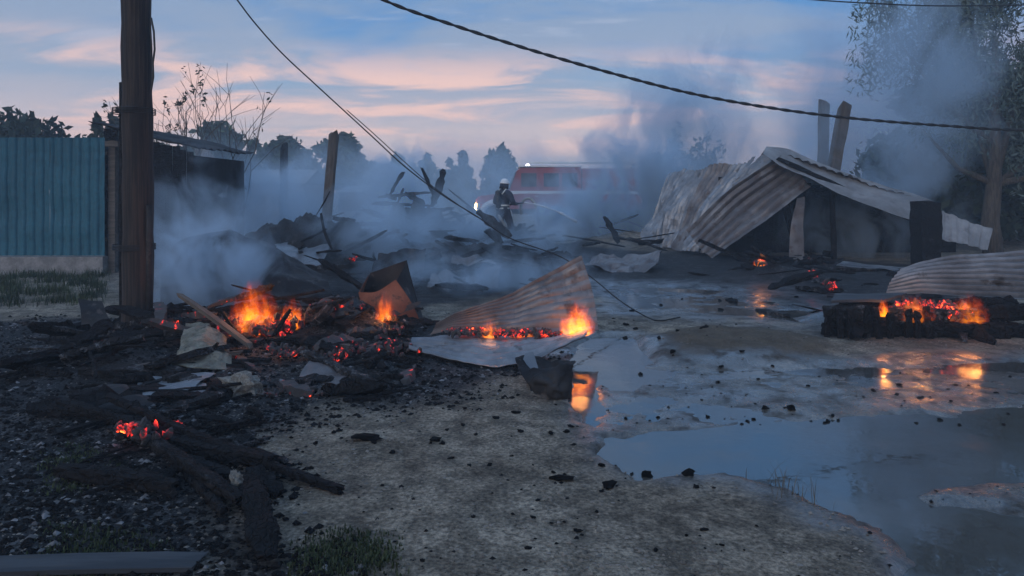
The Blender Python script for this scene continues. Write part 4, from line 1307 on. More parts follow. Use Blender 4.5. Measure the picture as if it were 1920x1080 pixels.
# ------------------------------------------------------------------ loose charred timber
PL = [beam_mesh('charred_plank', M['char'] if s % 3 else M['char_ash'], 500 + s, 1.0, 0.065 + 0.03 * (s % 4), 0.025 + 0.014 * (s % 4), 9, 0.02, 0.55, taper=0.55) for s in range(12)]
EMB = [beam_mesh('smouldering_plank', M['ember_wood'], 600 + s, 1.0, 0.09, 0.06, 8, 0.02, 0.5, taper=0.6) for s in range(4)]
STK = [beam_mesh('burnt_stick', M['char'], 700 + s, 1.0, 0.032, 0.028, 7, 0.03, 0.4, 5) for s in range(4)]
MARKS = [('the utility pole', gp(257, 632)), ('the big orange flame', at(478, 620, 7.15)), ('the rusty box', gp(728, 612)), ('the bent corrugated sheet', at(950, 650, 6.7)), ('the curled black pan', gp(1035, 748)),
         ('the scorched sacking', gp(385, 690)), ('the pale plaster lump', gp(455, 750)), ('the black hood-shaped sheet', gp(225, 790)), ('the burning pile', at(1690, 600, 7.7)), ('the brown mud mound', gp(1370, 655)),
         ('the tiny flame', at(1424, 497, 12)), ('the crumpled metal roof', at(1300, 470, 17)), ('the hanging metal strip', at(1495, 480, 15.7)), ('the tall leaning post', gp(606, 492)),
         ('the burnt stump', at(757, 452, 20.5)), ('the firefighter', at(943, 450, 19.6)), ('the bent black sheet', at(195, 640, 7.6)), ('the slumped corrugated sheet', at(1780, 550, 8.8))]


def where(x_, y_, rank=0):
    nm, p = sorted(MARKS, key=lambda q: (q[1].x - x_) ** 2 + (0.7 * (q[1].y - y_)) ** 2)[rank]
    dx, dy = x_ - p.x, y_ - p.y
    far_ = 'close ' if math.hypot(dx, dy) < 0.6 else ''
    if abs(dx) > abs(dy) * 0.8:
        return far_ + ('right of ' if dx > 0 else 'left of ') + nm
    return far_ + ('behind ' if dy > 0 else 'in front of ') + nm


def pose(rz, ln, ty):
    a = rz % math.pi
    size = 'short' if ln < 0.4 else ('long' if ln > 0.75 else 'medium')
    if abs(ty) > 0.2: d = 'tilted up'
    elif a < 0.4 or a > math.pi - 0.4: d = 'lying crosswise'
    elif abs(a - math.pi / 2) < 0.45: d = 'lying end-on'
    else: d = 'lying aslant'
    return size, d


USED = set()
FLM = [(478, 80, 5.6, 7.4), (546, 45, 5.6, 7.4), (722, 75, 5.6, 7.9), (640, 60, 6.6, 7.0)]


def scatter(n, px, py, L, label, group, seed, tilt=0.16, up=0.05, ember=0.0, avoid=None, rzr=None, sc=1.0):
    rnd = random.Random(seed)
    k = 0
    tries = 0
    while k < n and tries < n * 20:
        tries += 1
        # spread evenly over the ground between the two depths
        y0, y1 = gp(0, py[1]).y, gp(0, py[0]).y
        Y = rnd.uniform(y0, y1)
        xx = ((rnd.uniform(*px)) - 960) / FPX * Y
        ln = rnd.uniform(*L)
        low = any(abs(xx / Y * FPX + 960 - fp) < fw and ya < Y < yb for fp, fw, ya, yb in FLM)
        r = rnd.random()
        if r < ember: me, nm = rnd.choice(EMB), 'smouldering_plank'
        elif r < ember + 0.3: me, nm = rnd.choice(STK), 'burnt_stick'
        else: me, nm = rnd.choice(PL), 'charred_plank'
        o = link(nm, me)
        s = sc * rnd.uniform(0.7, 1.25)
        o.scale = (ln, s, s)
        rz = rnd.uniform(0, math.pi) if rzr is None else rnd.gauss(*rzr)
        ty = rnd.gauss(0, tilt) * (0.15 if low else 1)
        o.rotation_euler = (rnd.gauss(0, 0.4), ty, rz)
        o.location = (xx, Y, Hs(xx, Y) + (0.0 if low else 0.02 + rnd.random() * up) + abs(math.sin(ty)) * ln * 0.42)
        size, d = pose(rz, ln * (1 if sc == 1 else 0.6), ty)
        kind_ = {'smouldering_plank': ('smouldering red-edged plank', 'plank', 'smouldering planks '), 'burnt_stick': ('thin burnt stick', 'stick', 'burnt sticks ')}.get(
            nm, ('ashy grey charred plank' if me.materials[0] is M['char_ash'] else 'black charred plank', 'plank', 'charred planks '))
        for rank in range(10):
            lb = size + ' ' + kind_[0] + ' ' + d + ' ' + where(xx, Y, rank)
            if lb not in USED: break
        USED.add(lb)
        tag(o, lb, kind_[1], kind_[2] + group)
        k += 1


scatter(100, (250, 770), (606, 705), (0.18, 0.8), 'in the burning heap left of the bent sheet', 'in the burning heap', 1, 0.16, 0.10, 0.16, rzr=(0.1, 0.6))
scatter(22, (560, 770), (640, 720), (0.2, 0.6), 'in the ember field beside the bent sheet', 'in the ember field', 12, 0.12, 0.05, 0.40)
scatter(26, (150, 480), (700, 800), (0.2, 0.7), 'on the sooty ground at lower left', 'on the sooty ground', 2, 0.08, 0.02, 0.0)
scatter(26, (150, 500), (800, 960), (0.15, 0.5), 'around the beams at lower left', 'around the lower left beams', 46, 0.08, 0.02, 0.0, sc=0.6)
scatter(20, (30, 260), (640, 720), (0.3, 0.9), 'at the foot of the utility pole', 'at the pole foot', 3, 0.15, 0.05, 0.05)
scatter(60, (640, 1010), (445, 520), (0.6, 1.9), 'in the smoky middle rubble', 'in the middle rubble', 4, 0.25, 0.30, 0.0, sc=1.3)
scatter(44, (640, 1060), (480, 570), (0.4, 1.3), 'in the rubble behind the bent sheet', 'behind the bent sheet', 44, 0.16, 0.10, 0.0, sc=1.2)
scatter(22, (700, 860), (452, 472), (0.6, 1.5), 'on the tall middle heap', 'on the tall middle heap', 45, 0.55, 0.3, 0.0, sc=1.4)
scatter(56, (560, 1010), (466, 525), (0.5, 1.4), 'heaped in the middle ground', 'heaped in the middle ground', 47, 0.32, 0.22, 0.0, sc=1.5)
scatter(26, (1085, 1235), (440, 476), (0.6, 1.6), 'on the rubble left of the crumpled roof', 'left of the roof', 5, 0.25, 0.25, 0.0, sc=1.3)
scatter(40, (1390, 1570), (490, 560), (0.3, 1.1), 'in the smouldering heap before the shed opening', 'before the shed opening', 6, 0.22, 0.18, 0.06)
scatter(20, (1300, 1760), (500, 600), (0.2, 0.8), 'strewn on the wet ground before the shed', 'before the shed', 16, 0.06, 0.0, 0.0)
scatter(20, (310, 640), (470, 520), (0.5, 1.5), 'on the black heap behind the big flame', 'behind the big flame', 7, 0.25, 0.25, 0.0)
scatter(14, (1560, 1950), (600, 640), (0.3, 0.8), 'around the burning pile at right', 'around the right pile', 8, 0.15, 0.08, 0.2)
scatter(12, (480, 740), (715, 760), (0.2, 0.6), 'on the ashy edge of the burning heap', 'on the ashy edge', 9, 0.05, 0.0, 0.2)

# singled-out timbers of the foreground
def timber(name, a, b_, wd, th, mat, seed, label, cat='beam', sides=4, **k):
    if mat.startswith('char'):
        o = link(name, burnt_timber_mesh(name, M[mat], seed, (Vector(b_) - Vector(a)).length, wd, th, k.get('taper', 0.75), k.get('rough', 0.2)))
    else:
      o = link(name, beam_mesh(name, M[mat], seed, (Vector(b_) - Vector(a)).length, wd, th, 14, k.get('bend', 0.008), k.get('rough', 0.2), sides, k.get('taper', 0.85)))
    lay(o, a, b_)
    return tag(o, label, cat)


timber('charred_pole', g3(205, 803, 0.12), g3(640, 943, 0.03), 0.05, 0.045, 'char', 801, 'long thin charred pole reaching right across the lower left ground', 'pole', 6, rough=0.12, taper=0.95)
timber('charred_beam', g3(225, 832, 0.06), g3(512, 898, 0.05), 0.10, 0.08, 'char', 802, 'thick charred beam beneath the long thin pole at lower left')
timber('charred_beam', g3(285, 862, 0.09), g3(452, 978, 0.05), 0.075, 0.06, 'char', 803, 'charred beam slanting down from the red embers at lower left')
timber('charred_beam', g3(466, 922, 0.06), g3(500, 1085, 0.04), 0.13, 0.05, 'charcoal', 804, 'broad black board end pointing at the viewer at lower left', taper=0.6)
timber('charred_beam', g3(330, 880, 0.04), g3(470, 930, 0.04), 0.08, 0.06, 'char', 820, 'short charred chunk wedged between the crossing beams at lower left')
timber('charred_beam', g3(350, 905, 0.03), g3(420, 985, 0.03), 0.05, 0.04, 'char', 821, 'narrow charred piece left of the broad black board end')
timber('charred_log', g3(110, 912, 0.05), g3(330, 940, 0.05), 0.085, 0.07, 'char', 805, 'short black log lying on the grass at lower left', 'log')
timber('charred_beam', g3(90, 792, 0.06), g3(420, 866, 0.08), 0.07, 0.06, 'char', 806, 'charred beam running from the left edge under the thin pole')
timber('charred_beam', g3(60, 800, 0.05), g3(300, 812, 0.05), 0.07, 0.06, 'char', 807, 'charred beam lying level at the left edge below the black crumpled sheet')
timber('old_lath', g3(248, 714, 0.06), g3(452, 685, 0.06), 0.05, 0.03, 'old_wood', 808, 'long brownish lath lying flat below the scorched sacking', 'lath', rough=0.06)
timber('old_lath', g3(336, 640, 0.26), g3(470, 682, 0.10), 0.055, 0.04, 'old_wood', 809, 'brown lath leaning down to the right over the scorched sacking', 'lath', rough=0.06)
timber('charred_stick', at(418, 585, 6.95), at(450, 640, 6.9), 0.04, 0.04, 'char', 810, 'burnt stick leaning left in front of the big flame', 'stick', 6)
timber('charred_stick', at(545, 580, 6.95), at(508, 640, 6.9), 0.04, 0.04, 'char', 811, 'burnt stick leaning right in front of the big flame', 'stick', 6)
timber('charred_beam', g3(560, 690, 0.05), g3(730, 745, 0.04), 0.09, 0.06, 'char_ash', 812, 'ashy beam lying below the ember field')
timber('charred_beam', g3(500, 668, 0.05), g3(770, 655, 0.08), 0.10, 0.09, 'char', 813, 'thick black beam across the ember field left of the bent sheet')
timber('charred_beam', g3(690, 706, 0.04), g3(760, 668, 0.07), 0.10, 0.10, 'char', 814, 'stubby black beam at the left corner of the bent sheet')
timber('weathered_board', g3(-20, 1086, 0.015), g3(372, 1080, 0.012), 0.13, 0.02, 'grey_wood', 815, 'weathered grey board lying at the bottom left corner', 'board', rough=0.05, taper=0.98)
timber('grey_pipe', g3(90, 640, 0.08), g3(178, 622, 0.10), 0.08, 0.05, 'grey_wood', 816, 'pale grey board end lying left of the utility pole', 'board', rough=0.06)

o = sheet('black_crumpled_sheet', [[g3(150, 800, 0.0), g3(230, 806, 0.02), g3(296, 792, 0.0)], [at(165, 760, 4.95), at(232, 742, 4.95), at(280, 755, 4.95)], [at(185, 732, 5.2), at(235, 722, 5.25), at(268, 735, 5.2)], [g3(170, 735, 0.0), g3(230, 738, 0.0), g3(285, 738, 0.0)]], M['soot_metal'], warp=0.04, wscale=3, seed=4)
tag(o, 'black crumpled hood-shaped sheet standing at the left edge', 'metal sheet')
o = sheet('black_bent_sheet', [[at(150, 640, 7.6), at(240, 650, 7.5)], [at(152, 590, 7.8), at(205, 600, 7.8)], [at(146, 560, 8.0), at(192, 566, 8.0)]], M['soot_metal'], warp=0.04, wscale=2.5, seed=5)
tag(o, 'bent black sheet leaning against the left foot of the utility pole', 'metal sheet')
for k, (q, mt, lb) in enumerate([
        ([[g3(250, 762, 0.02), g3(330, 772, 0.03)], [g3(262, 728, 0.05), g3(405, 720, 0.05)]], 'zinc', 'flat grey sheet scrap left of the pale plaster lump'),
        ([[g3(335, 758, 0.03), g3(400, 760, 0.03)], [g3(362, 738, 0.06), g3(425, 738, 0.05)]], 'zinc', 'small grey sheet scrap touching the pale plaster lump'),
        ([[g3(560, 720, 0.03), g3(640, 735, 0.02)], [g3(580, 705, 0.05), g3(660, 715, 0.04)]], 'zinc_burnt', 'small scorched sheet scrap below the ember field')]):
    tag(sheet('sheet_scrap', q, M[mt], warp=0.025, wscale=4, seed=80 + k, nu=14, nv=14), lb, 'metal sheet')
o = sheet('sacking', [[g3(322, 708, 0.02), g3(380, 712, 0.03), g3(440, 702, 0.02)], [g3(335, 690, 0.10), g3(385, 690, 0.14), g3(432, 688, 0.07)], [g3(348, 662, 0.22), g3(385, 660, 0.22), g3(420, 668, 0.10)]], M['cloth'], warp=0.05, wscale=4, seed=7, thick=0.01)
tag(o, 'scorched olive sacking draped under the leaning lath', 'sacking')
o = link('plaster_lump', lump_mesh('plaster_lump', M['stone'], 3, 0.5, 3, 0.9))
o.location = g3(455, 748, 0.07); o.scale = (0.13, 0.09, 0.10)
tag(o, 'pale jagged plaster lump on the sooty ground at left', 'plaster lump')
o = link('plaster_lump', lump_mesh('plaster_lump', M['stone'], 8, 0.5, 3, 0.9))
o.location = g3(443, 948, 0.09); o.scale = (0.032, 0.03, 0.045)
tag(o, 'small pale lump caught between the charred beams at lower left', 'plaster lump')

# ------------------------------------------------------------------ embers, ash, gravel, clods
def ember_bed(name, spots, n, size, mat, label, seed):
    """glowing chips lying in a drift: nobody could count them"""
    rnd = random.Random(seed)
    src = [lump_mesh('t', M[mat], s, 0.5, 1) for s in range(4)]
    geo = [(np.array([v.co[:] for v in s.vertices]), [tuple(p.vertices) for p in s.polygons]) for s in src]
    c = sum((Vector(s[0]) for s in spots), Vector()) / len(spots)
    V, F = [], []
    off = 0
    for k in range(n):
        p, r = rnd.choice(spots)
        q = Vector(p) + Vector((rnd.gauss(0, r[0]), rnd.gauss(0, r[1]), abs(rnd.gauss(0, r[2])))) - c
        v, f = rnd.choice(geo)
        s = size * rnd.uniform(0.5, 1.5)
        rot = np.array(Euler((rnd.random() * 6, rnd.random() * 6, rnd.random() * 6)).to_matrix())
        vv = (v * np.array([1.5, 0.9, 0.7]) * s) @ rot.T + np.array(q)
        V += vv.tolist()
        F += [tuple(i + off for i in t) for t in f]
        off += len(v)
    for s in src: bpy.data.meshes.remove(s)
    me = bpy.data.meshes.new(name)
    me.from_pydata(V, [], F)
    me.materials.append(M[mat])
    o = link(name, me)
    o.location = c
    return tag(o, label, 'embers', kind='stuff')


def line(a, b_, n, r):
    return [(a.lerp(b_, k / max(1, n - 1)), r) for k in range(n)]


ember_bed('ember_bed', line(at(440, 618, 7.15), at(540, 618, 7.15), 6, (0.08, 0.1, 0.05)), 260, 0.032, 'ember_hot', 'glowing embers under the big flame', 1)
ember_bed('ember_bed', line(at(852, 624, 6.85), at(1035, 626, 6.85), 12, (0.05, 0.04, 0.010)), 260, 0.019, 'ember_hot', 'line of glowing embers in the fold of the bent sheet', 2)
ember_bed('ember_bed', [(g3(x_, y_, 0.05), (0.10, 0.06, 0.03)) for x_, y_ in ((585, 645), (615, 638), (650, 632), (640, 672), (560, 690), (530, 692), (620, 700), (735, 672), (745, 655), (735, 688), (665, 690), (600, 640))], 220, 0.022, 'ember', 'scattered red embers in the heap left of the bent sheet', 3)
ember_bed('ember_bed', [(g3(x_, y_, 0.02), (0.05, 0.03, 0.015)) for x_, y_ in ((510, 750), (600, 752), (520, 752), (615, 748))], 50, 0.016, 'ember', 'faint red embers on the ashy edge of the heap', 4)
ember_bed('ember_bed', [(g3(x_, y_, 0.10), (0.05, 0.03, 0.02)) for x_, y_ in ((245, 848), (262, 858), (280, 864), (255, 852))], 70, 0.018, 'ember_hot', 'red embers on the charred beams at lower left', 5)
ember_bed('ember_bed', [(g3(330, 836, 0.08), (0.02, 0.012, 0.01))], 12, 0.014, 'ember_hot', 'small bright embers beside the thin pole at lower left', 6)
ember_bed('ember_bed', line(at(1685, 588, 7.7), at(1800, 592, 7.6), 8, (0.09, 0.08, 0.05)), 260, 0.03, 'ember_hot', 'glowing embers on the burning pile at right', 7)
ember_bed('ember_bed', [(at(1424, 494, 12.0), (0.05, 0.05, 0.03)), (at(1527, 514, 11.3), (0.03, 0.04, 0.02)), (at(1554, 538, 10.8), (0.05, 0.05, 0.03))], 60, 0.03, 'ember_hot', 'glowing spots in the heap before the shed opening', 8)
ember_bed('ember_bed', [(g3(185, 662, 0.06), (0.07, 0.03, 0.02)), (g3(210, 658, 0.06), (0.04, 0.03, 0.02))], 50, 0.018, 'ember_hot', 'orange embers at the left foot of the utility pole', 9)
ember_bed('ember_bed', line(at(385, 614, 7.3), at(425, 610, 7.3), 4, (0.05, 0.05, 0.04)), 60, 0.022, 'ember', 'dim red embers left of the big flame', 10)
ember_bed('ember_bed', [(at(662, 487, 12.2), (0.03, 0.03, 0.03))], 12, 0.035, 'ember_hot', 'single bright ember spot on the heap above the rusty box', 11)


def grains(name, n, region, size, mat, seed, label=None, dens=None):
    """small stones or flakes as one mesh of tiny uneven octahedra"""
    rs = np.random.RandomState(seed)
    px0, px1, py0, py1 = region
    ya, yb = gp(0, py1).y, gp(0, py0).y
    # denser towards the front, where they show
    Y = ya * (yb / ya) ** (rs.rand(n))
    X = (px0 + (px1 - px0) * rs.rand(n) - 960) / FPX * Y
    if dens is not None:
        k = rs.rand(n) < dens(X, Y)
        X, Y = X[k], Y[k]
    n = len(X)
    Z = Harr(X, Y)
    s = size * (0.4 + 1.6 * rs.rand(n) ** 3)
    O = np.array([(1, 0, 0), (0, 1, 0), (-1, 0, 0), (0, -1, 0), (0, 0, 0.7), (0, 0, -0.7)], float)
    a = rs.rand(n) * 6.28
    base_ = O[None] * (0.6 + 0.8 * rs.rand(n, 6, 1))
    ca, sa = np.cos(a)[:, None], np.sin(a)[:, None]
    x_ = base_[..., 0] * ca - base_[..., 1] * sa; y_ = base_[..., 0] * sa + base_[..., 1] * ca
    V = np.stack([x_ * s[:, None] * 1.25 + X[:, None], y_ * s[:, None] + Y[:, None], base_[..., 2] * s[:, None] + Z[:, None] + 0.2 * s[:, None]], 2).reshape(-1, 3)
    T = np.array([(0, 1, 4), (1, 2, 4), (2, 3, 4), (3, 0, 4), (1, 0, 5), (2, 1, 5), (3, 2, 5), (0, 3, 5)])
    F = (np.arange(n)[:, None, None] * 6 + T[None]).reshape(-1, 3)
    me = bpy.data.meshes.new(name)
    me.from_pydata(V.tolist(), [], F.tolist())
    me.materials.append(mat)
    return tag(link(name, me), label, 'gravel', kind='stuff')


dry = lambda X, Y: np.clip(1 - 1.3 * np.maximum(sstep(-sdf(X, Y, PUDDLE), -0.15, 0.05), np.maximum(sstep(-sdf(X, Y, WETMUD), -0.1, 0.1), sstep(-sdf(X, Y, POOL), -0.1, 0.1))), 0, 1)
burnt = lambda X, Y: np.clip(np.maximum(sstep(-(sdf(X, Y, CHAR) + (fbm(X, Y, 2.1, 4) - 0.5) * 1.2), -0.4, 0.3), 0.6 * sstep(-sdf(X, Y, CHAR2), -0.5, 0.5)), 0, 1)
patchy = lambda X, Y: dry(X, Y) * np.clip((fbm(X, Y, 1.8, 4) - 0.35) * 3, 0, 1)
grains('gravel', 30000, (-200, 2150, 600, 1150), 0.0055, M['pebble'], 1, 'fine brown gravel over the bare dirt', patchy)
grains('ash_flakes', 7000, (-300, 1000, 590, 1120), 0.010, M['ash'], 2, 'pale grey ash flakes over the burnt ground', lambda X, Y: burnt(X, Y) * np.clip((fbm(X + 9, Y, 1.6, 4) - 0.38) * 4, 0, 1))
grains('charcoal_crumbs', 24000, (-300, 1100, 580, 1120), 0.012, M['charcoal'], 3, 'black charcoal crumbs over the burnt ground', burnt)
grains('soot_specks', 3500, (400, 1900, 600, 1120), 0.0065, M['charcoal'], 4, 'black soot specks blown over dirt and wet mud', lambda X, Y: 0.6 * np.clip((fbm(X, Y, 0.9, 3) - 0.3) * 3, 0, 1))
CLM = [lump_mesh('charcoal_lump', M['charcoal'], s, 0.5, 2, 0.8) for s in range(6)]


def clods(n, px, py, size, label, group, seed, name='charcoal_lump'):
    rnd = random.Random(seed)
    for k in range(n):
        x_, y_ = rnd.uniform(*px), rnd.uniform(*py)
        p = gp(x_, y_); s = size * rnd.uniform(0.6, 1.6) * (p.y / 5)
        o = link(name, rnd.choice(CLM))
        o.location = (p.x, p.y, max(0.0, Hs(p.x, p.y)) + s * 0.3)
        o.scale = (s * rnd.uniform(0.8, 1.7), s, s * rnd.uniform(0.6, 1))
        o.rotation_euler = (0, 0, rnd.random() * 6)
        tag(o, label, 'charcoal', group)


clods(40, (1130, 1900), (690, 800), 0.0105, 'small black charcoal lump lying on the wet mud', 'charcoal lumps on the wet mud', 1)
clods(30, (860, 1420), (880, 1060), 0.012, 'small black charcoal lump on the dry dirt below the puddle', 'charcoal lumps on the dry dirt', 2)
clods(22, (560, 1080), (770, 880), 0.016, 'small black charcoal lump on the pale dirt below the bent sheet', 'charcoal lumps on the pale dirt', 3)
clods(20, (1140, 1560), (560, 680), 0.012, 'small black charcoal lump around the brown mud mound', 'charcoal lumps near the mud mound', 4)
for k, (x_, y_, s, lb) in enumerate([(1215, 893, 0.03, 'dark clod at the near edge of the puddle, left one'), (1292, 900, 0.03, 'dark clod at the near edge of the puddle, right one'), (1435, 768, 0.025, 'dark lump in the wet mud left of the twin one'), (1484, 772, 0.03, 'larger dark lump in the wet mud above the puddle'), (1140, 925, 0.035, 'jagged black clod on the dirt below the puddle'), (1055, 912, 0.04, 'flat black charred scrap on the dirt left of the jagged clod'), (690, 835, 0.05, 'cluster of black crumbs on the pale dirt')]):
    o = link('dark_clod', CLM[k % 6]); p = g3(x_, y_); o.location = (p.x, p.y, max(p.z, 0) + s * 0.3); o.scale = (s * (1.0 if k < 5 else 1.8), s * 0.8, s * (0.9 if k < 5 else 0.4))
    tag(o, lb, 'clod')


def blades(name, polys, n, h, mat, seed, label, lean=0.35, wd=0.004):
    rs = np.random.RandomState(seed)
    V, F = [], []
    for P in polys:
        A = np.array(P)
        lo, hi = A.min(0), A.max(0)
        X = lo[0] + (hi[0] - lo[0]) * rs.rand(n); Y = lo[1] + (hi[1] - lo[1]) * rs.rand(n)
        sdv = sdf(X, Y, P)
        dn = fbm(X, Y, 3.0, 4)
        k = (sdv < -0.0) & (Y > 1.9) & (rs.rand(n) < np.clip((dn - 0.38) * 5, 0, 1) * np.clip(-sdv / 0.22, 0, 1))
        X, Y = X[k], Y[k]; Z = Harr(X, Y)
        for x_, y_, z_ in zip(X, Y, Z):
            hh = h * rs.uniform(0.4, 1.3); a = rs.rand() * 6.28; l = hh * rs.uniform(0.1, lean * 2)
            w_ = wd * rs.uniform(0.6, 1.3)
            dx, dy = math.cos(a), math.sin(a)
            o_ = len(V)
            V += [(x_ - dy * w_, y_ + dx * w_, z_ - 0.004), (x_ + dy * w_, y_ - dx * w_, z_ - 0.004), (x_ + dx * l * 0.4 - dy * w_ * .7, y_ + dy * l * 0.4 + dx * w_ * .7, z_ + hh * 0.6), (x_ + dx * l * 0.4 + dy * w_ * .7, y_ + dy * l * 0.4 - dx * w_ * .7, z_ + hh * 0.6), (x_ + dx * l, y_ + dy * l, z_ + hh)]
            F += [(o_, o_ + 1, o_ + 3, o_ + 2), (o_ + 2, o_ + 3, o_ + 4)]
    me = bpy.data.meshes.new(name)
    me.from_pydata(V, [], F)
    me.materials.append(mat)
    return tag(link(name, me), label, 'grass', kind='stuff')


blades('grass', GRASSP, 7000, 0.022, M['grass'], 1, 'short dark trampled grass at the bottom left')
blades('grass', [poly([(-100, 512), (215, 512), (200, 575), (-100, 590)])], 26000, 0.12, M['grass'], 2, 'green grass strip under the blue fence', wd=0.006)
blades('dry_grass', [poly([(1370, 915), (1430, 895), (1500, 918), (1570, 950), (1545, 975), (1440, 950)])], 420, 0.11, M['straw'], 3, 'tangle of thin dead stalks at the near shore of the puddle', 0.7, 0.0018)

# ------------------------------------------------------------------ flames (burning gas) with the light they give
def f_flame(seedv):
    m_ = bpy.data.materials.new('flame')
    m_.use_nodes = True
    g = NT(m_.node_tree)
    o_ = g.n('TexCoord').outputs['Object']
    r = g.n('ObjectInfo').outputs['Random']
    sh = g.vmath('SCALE', (31.0, 17.0, 23.0), r)
    s3 = g.n('SeparateXYZ', None, i0=o_)
    x_, y_, z_ = s3.outputs
    wv = g.noise(g.vmath('ADD', g.scalev(o_, (1.2, 1.2, 1.6)), sh), 1.6, 2, 0.5, 0, True)
    q = g.vmath('ADD', o_, g.vmath('SCALE', g.vmath('SUBTRACT', wv, (0.5, 0.5, 0.5)), 0.9))
    n1 = g.noise(g.vmath('ADD', g.scalev(q, (1.0, 1.0, 0.50)), sh), 3.3, 6, 0.66)
    r2 = g.math('ADD', g.math('MULTIPLY', x_, x_), g.math('MULTIPLY', y_, y_))
    f = g.math('SUBTRACT', g.math('MULTIPLY_ADD', n1, 1.5, -0.36), g.math('MULTIPLY_ADD', g.math('POWER', g.math('MAXIMUM', z_, 0.0), 1.2), 0.50, g.math('MULTIPLY', r2, 0.42)))
    d = g.smooth(f, 0.0, 0.10)
    core = g.smooth(f, 0.10, 0.34)
    ec = g.mix(core, (1.0, 0.075, 0.004), (1.0, 0.26, 0.010))
    st = g.n('Value')
    st.outputs[0].default_value = 1.0
    k = g.n('Attribute', {'attribute_type': 'OBJECT', 'attribute_name': 'heat'}).outputs['Fac']
    em = g.n('Emission', None, Color=ec, Strength=g.math('MULTIPLY', g.math('MULTIPLY', d, g.math('MULTIPLY_ADD', core, 1.6, 0.35)), k))
    g.t.links.new(em.outputs[0], g.n('OutputMaterial').inputs['Volume'])
    m_.cycles.volume_step_rate = 0.35
    return m_


M['flame'] = f_flame(0)


def flame(base, wx, wy, h, label, light=0.0, heat=1.0, lift=0.35, col_=(1.0, 0.34, 0.08)):
    m_ = MB().lathe([(0.55, -0.12), (0.95, 0.0), (1.0, 0.25), (0.86, 0.55), (0.6, 0.82), (0.3, 1.02), (0.08, 1.12)], 14)
    o = m_.build('flame', M['flame'])
    o.location = base
    o.scale = (wx, wy, h)
    o['heat'] = 0.62 * heat / max(0.05, (wx + wy) * 0.5)
    tag(o, label, 'flame')
    if light:
        ld = bpy.data.lights.new('fire_light', 'POINT')
        ld.energy = light * 0.3
        ld.color = col_
        ld.shadow_soft_size = min(wx, h) * 0.5
        ld.cycles.use_multiple_importance_sampling = False
        lo = bpy.data.objects.new('fire_light', ld)
        lo.location = Vector(base) + Vector((0, -0.05, h * lift + 0.06))
        col.objects.link(lo)
    return o


flame(at(476, 624, 7.12), 0.29, 0.22, 0.56, 'big orange flame rising from the heap at left', 26, 1.5)
flame(at(546, 612, 7.2), 0.15, 0.11, 0.30, 'smaller orange flame right of the big one', 6, 1.2)
flame(at(722, 620, 7.3), 0.14, 0.10, 0.42, 'small yellow flame in front of the rusty box', 11, 1.3)
flame(at(1083, 622, 6.78), 0.19, 0.13, 0.31, 'bright flame at the right end of the bent sheet', 3, 1.8)
flame(at(918, 630, 6.82), 0.10, 0.06, 0.18, 'low flame in the middle of the ember line on the bent sheet', 2, 1.0)
flame(at(985, 632, 6.84), 0.20, 0.05, 0.07, 'very low flame along the ember line on the bent sheet', 0, 0.7)
flame(at(1656, 590, 7.5), 0.07, 0.06, 0.18, 'small yellow flame on the left of the burning pile', 2, 1.3)
flame(at(1715, 598, 7.5), 0.24, 0.12, 0.27, 'low orange flames on the burning pile at right', 6, 0.9)
flame(at(1815, 602, 7.5), 0.24, 0.12, 0.30, 'low orange flame at the far right of the burning pile', 6, 0.9)
flame(at(1424, 497, 12.0), 0.12, 0.08, 0.13, 'tiny flame in the heap before the shed opening', 4, 0.9)

# ------------------------------------------------------------------ smoke and haze
def f_smoke(name, colr):
    m_ = bpy.data.materials.new(name)
    m_.use_nodes = True
    g = NT(m_.node_tree)
    tcn = g.n('TexCoord').outputs['Object']
    P = g.n('NewGeometry').outputs['Position']
    r = g.n('ObjectInfo').outputs['Random']
    sh = g.vmath('SCALE', (41.0, 27.0, 13.0), r)
    def A(nm):
        return g.n('Attribute', {'attribute_type': 'OBJECT', 'attribute_name': nm}).outputs['Fac']
    pn = g.vmath('SCALE', g.vmath('ADD', P, sh), A('grain'))
    n1 = g.noise(g.scalev(pn, (1.0, 1.0, 0.72)), 1.15, 5, 0.60, 0.9)
    rr = g.vmath('LENGTH', tcn)
    edge = g.smooth(rr, 1.0, 0.25)
    f = g.math('SUBTRACT', g.math('MULTIPLY_ADD', edge, 0.34, g.math('MULTIPLY_ADD', n1, 2.3, -0.65)), 0.60)
    d = g.math('MULTIPLY', g.math('MULTIPLY', g.smooth(f, 0.0, 0.34), edge), A('thick'))
    pv = g.n('VolumePrincipled', None, Color=(*colr, 1), Density=d, Anisotropy=0.35)
    pv.inputs['Density Attribute'].default_value = ''
    g.t.links.new(pv.outputs[0], g.n('OutputMaterial').inputs['Volume'])
    m_.cycles.volume_step_rate = 1.0
    return m_


M['smoke'] = f_smoke('wood smoke', (0.74, 0.88, 1.0))


def smoke(px, py, Y, wpx, hpx, depth, thick, grain, label):
    bm_ = bmesh.new()
    bmesh.ops.create_icosphere(bm_, subdivisions=3, radius=1.03)
    me = bpy.data.meshes.new('smoke')
    bm_.to_mesh(me); bm_.free()
    me.materials.append(M['smoke'])
    o = link('smoke', me)
    o.location = at(px, py, Y)
    o.scale = (wpx / FPX * Y / 2, depth / 2, hpx / FPX * Y / 2)
    o['thick'] = thick * 2.9
    o['grain'] = grain
    return tag(o, label, 'smoke', kind='stuff')


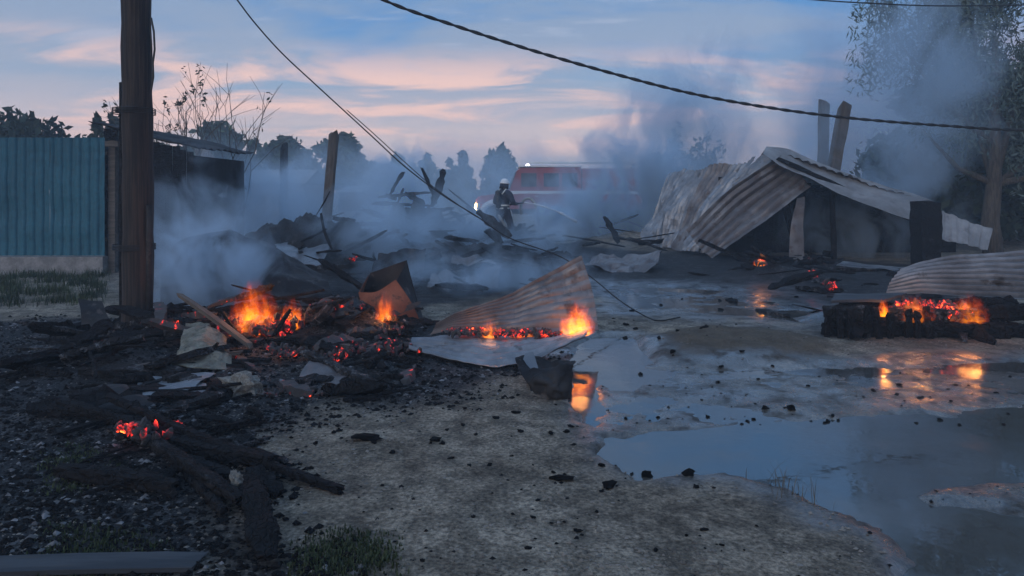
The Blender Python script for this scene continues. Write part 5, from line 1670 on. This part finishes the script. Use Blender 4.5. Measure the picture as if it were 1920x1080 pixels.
smoke(375, 525, 9.2, 400, 400, 1.8, 1.1, 1.7, 'pale smoke puff right of the utility pole')
smoke(370, 410, 12.3, 330, 380, 1.8, 0.38, 1.0, 'smoke curling up in front of the burnt shed')
smoke(480, 410, 16.5, 780, 370, 6.0, 0.40, 0.6, 'wide bank of blue smoke over the left wreckage')
smoke(755, 375, 22.5, 220, 340, 3.0, 1.3, 0.8, 'pale smoke column left of the firefighter')
smoke(820, 450, 15.0, 860, 290, 5.0, 0.40, 0.8, 'low blue smoke over the middle rubble')
smoke(1170, 380, 21.8, 390, 380, 4.0, 1.3, 0.75, 'dense pale steam cloud where the water jet lands')
smoke(1035, 408, 19.9, 130, 100, 1.2, 2.6, 1.6, 'white spray breaking up at the end of the water jet')
smoke(985, 375, 26.0, 480, 220, 4.0, 0.13, 0.6, 'blue smoke drifting between the firefighter and the fire engine')
smoke(1300, 240, 25.0, 460, 560, 5.0, 0.40, 0.5, 'smoke rising behind the left end of the crumpled roof')
smoke(1640, 330, 18.9, 640, 460, 2.4, 0.55, 0.6, 'smoke round the posts behind the collapsed roof')
smoke(1730, 140, 15.2, 460, 620, 2.4, 0.34, 0.55, 'smoke drifting in front of the willow')
smoke(1690, 240, 25.5, 980, 820, 12.0, 0.16, 0.3, 'huge bank of blue smoke behind the roof and willow at right')
smoke(900, 515, 11.0, 720, 160, 2.4, 0.42, 1.2, 'thin low smoke behind the bent corrugated sheet')
smoke(1590, 430, 16.6, 380, 210, 1.8, 0.6, 1.3, 'smoke inside the black shed opening')
smoke(560, 640, 8.6, 560, 150, 1.6, 0.15, 1.5, 'thin smoke trailing over the burning heap')
smoke(880, 330, 38.0, 1300, 220, 14.0, 0.06, 0.25, 'thin far smoke layer in front of the skyline trees')

hm_ = bpy.data.materials.new('hazy evening air')
hm_.use_nodes = True
g = NT(hm_.node_tree)
pv = g.n('VolumePrincipled', None, Color=(0.70, 0.86, 1.0, 1), Density=0.004, Anisotropy=0.1)
pv.inputs['Density Attribute'].default_value = ''
g.t.links.new(pv.outputs[0], g.n('OutputMaterial').inputs['Volume'])
hz_m = MB().box((0, 46, 6.0), (180, 110, 14.5))
hz_o = hz_m.build('haze', hm_)
tag(hz_o, 'thin blue haze hanging in the air over the whole yard', 'haze', kind='stuff')
